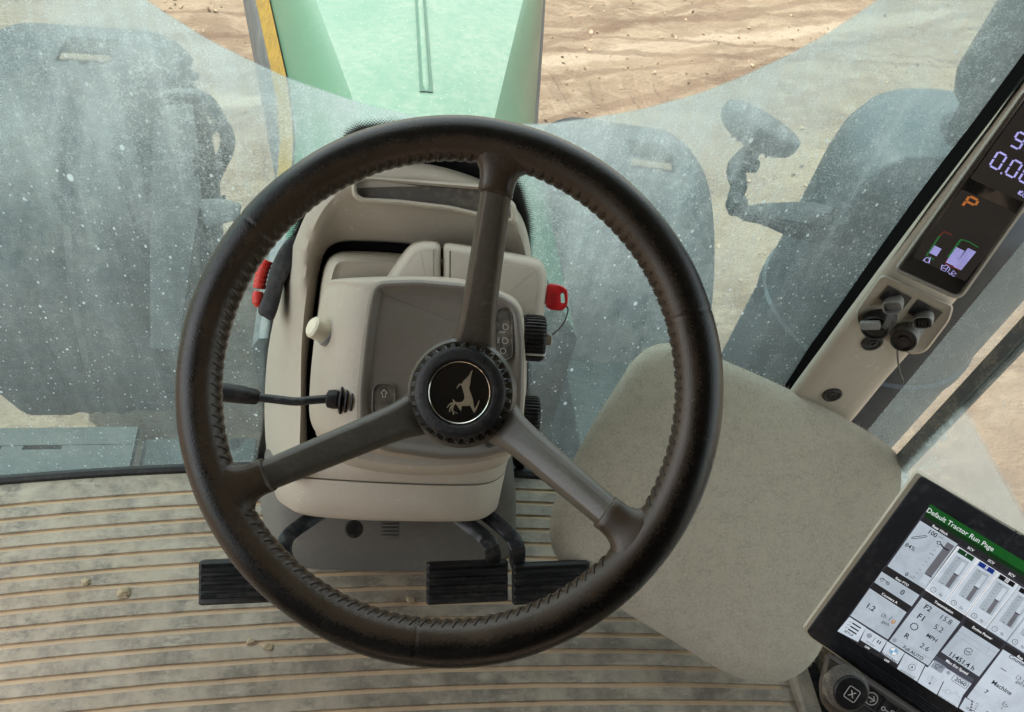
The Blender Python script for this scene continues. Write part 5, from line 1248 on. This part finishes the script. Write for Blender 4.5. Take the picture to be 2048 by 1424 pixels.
ring_(440, 1035, 28, 2.5, 'bar'); disc(440, 1035, 26, 'white', H3); lpoly(440, 1035, [(0, 0), (0, -26), (18, -18), (26, 0)], 'sky'); lpoly(440, 1035, [(0, 0), (0, 26), (-18, 18), (-26, 0)], 'sky')
ring_(558, 1136, 22, 3); lpoly(558, 1136, [(0, -12), (9, 9), (0, 4), (-9, 9)], 'ink')
for k in range(-1, 2): lline(558, 1136, [(k * 14, -40), (k * 14, -26)], 2.5, 'pale'); lline(558, 1136, [(k * 14, 26), (k * 14, 40)], 2.5, 'pale')
disc(671, 1240, 8, 'bar'); ring_(690, 1202, 7, 2.5, 'bar'); line([(688, 1210), (673, 1234)], 2.5, 'bar')
for k in (-2, -1, 1, 2): lline(682, 1220, [(k * 13, -28), (k * 13, 28)], 2, 'pale')
ring_(788, 1294, 16, 3, 'pale'); line([(752, 1284), (775, 1290)], 3, 'pale'); line([(802, 1300), (838, 1304), (868, 1336)], 3, 'pale'); lline(838, 1300, [(-8, 0), (0, -14), (8, 0)], 3, 'pale')
for k in range(4): disc(944 - k * 3, 1356 + k * 18, 8, 'bar'); lline(978 - k * 8, 1370 + k * 16, [(-9, 6), (0, -8), (9, 6)], 4, 'bar')
obj('screen', bm, pm, tsn, sharp=None)
bm = B(); c_ = mf.at(2040, 1300, -.05); box(bm, c_, .10, .10, .05, mf.u, mf.v, mf.n, .01); tube(bm, [c_, c_ - Vector((-.03, .12, .08)), c_ - Vector((-.02, .30, .12))], .02, 12); obj('mount_arm', bm, M_BLACK, tsn)

# ------------------------------------------------------------------ keypad below the touchscreen
kf = Face((1678, 1318), (1850, 1437), (1644, 1368), (1800, 1476), .70)
kpd = thing('keypad', kf.at(1730, 1390), 'brown keypad with ribbed X dial and arrow button, under the touchscreen', 'keypad')
M_KP = mat('dusty_brown_keypad', (.062, .050, .042), .5, var=.15, grain=.2, dust=.4, dcol=(.15, .125, .1))
ko_ = rpoly([(1652, 1306), (1674, 1312), (1900, 1462), (1880, 1560), (1700, 1470), (1640, 1404), (1637, 1366)], [10, 8, 10, 20, 20, 16, 14], 6)
bm = B(); loft(bm, [[kf.at(p[0], p[1], -.045) for p in inset(ko_, 6)], [kf.at(p[0], p[1], -.012) for p in ko_], [kf.at(p[0], p[1], -.007) for p in inset(ko_, 5)], [kf.at(p[0], p[1], -.005) for p in inset(ko_, 10)]]); obj('body', bm, M_KP, kpd, sharp=50)
bm = B(); q = kf.at(1686, 1371, -.006)
fnk = lambda k, r, h: (1 + .03 * (1 if int(k * 104) % 2 else -1)) if .002 < h < .0125 and r > .0135 else 1
lathe(bm, [(.001, 0), (.0188, 0), (.0186, .0025), (.0176, .012), (.0140, .0145), (.001, .0145)], q, kf.n, 208, fn=fnk); di = obj('dial', bm, mat('grey_brown_dial_ring', (.11, .098, .085), .45, dust=.4), kpd, sharp=20)
bm = B(); lathe(bm, [(.001, .014), (.0146, .014), (.0148, .0165), (.0135, .0178), (.001, .0182)], q + kf.n * .0, kf.n, 48, mi=0)
qc = q + kf.n * .0188; kv = -kf.v if kf.v.z > 0 else kf.v
strip(bm, [qc + kf.u * a * .001 + kv * b2 * .001 for a, b2 in ((-4.4, -5.4), (4.4, -5.4), (5.4, -4.4), (5.4, 4.4), (4.4, 5.4), (-4.4, 5.4), (-5.4, 4.4), (-5.4, -4.4), (-4.4, -5.4))], .0007, kf.n, 1)
text(bm, 'X', qc, kf.u, kv, .0058, 1, True); obj('dial_cap', bm, [M_BLACK, mat('white_print', (.72, .72, .7), .5)], di, sharp=40)
M_BTN = mat('black_keypad_button', (.014, .014, .015), .35, dust=.4, dcol=(.09, .085, .08))
for cx_, cy_, ic in ((1739, 1394, 'arrow'), (1772, 1420, 'key'), (1724, 1417, None), (1806, 1440, None)):
    bm = B(); c_ = kf.at(cx_, cy_, -.004)
    ol = rpoly([(-.012, -.0085), (.012, -.0085), (.012, .0085), (-.012, .0085)], .003, 4)
    loft(bm, [[c_ + kf.u * p[0] * k + kv * p[1] * k + kf.n * h for p in ol] for k, h in ((1.04, -.002), (1, .002), (.94, .0036), (.8, .003))])
    g = c_ + kf.n * .0039
    if ic == 'arrow':
        strip(bm, [g + kf.u * .0054 * math.cos(a * .3142) + kv * .0054 * math.sin(a * .3142) for a in range(21)], .0009, kf.n, 1)
        for l in (((-.003, 0), (.003, 0)), ((.0002, -.003), (.0032, 0), (.0002, .003))): strip(bm, [g + kf.u * a + kv * b2 for a, b2 in l], .0012, kf.n, 1)
    elif ic == 'key':
        strip(bm, [g + kf.u * (-.005 + .0016 * math.cos(a * .6283)) + kv * .0016 * math.sin(a * .6283) for a in range(11)], .0007, kf.n, 1)
        for l in (((-.0034, 0), (.002, 0)), ((.0, 0), (.0, .002)), ((.002, -.003), (.006, -.003), (.006, .002), (.002, .002), (.002, -.003))): strip(bm, [g + kf.u * a + kv * b2 for a, b2 in l], .0008, kf.n, 1)
    obj('button', bm, [M_BTN, bpy.data.materials['white_print']], kpd, sharp=40)
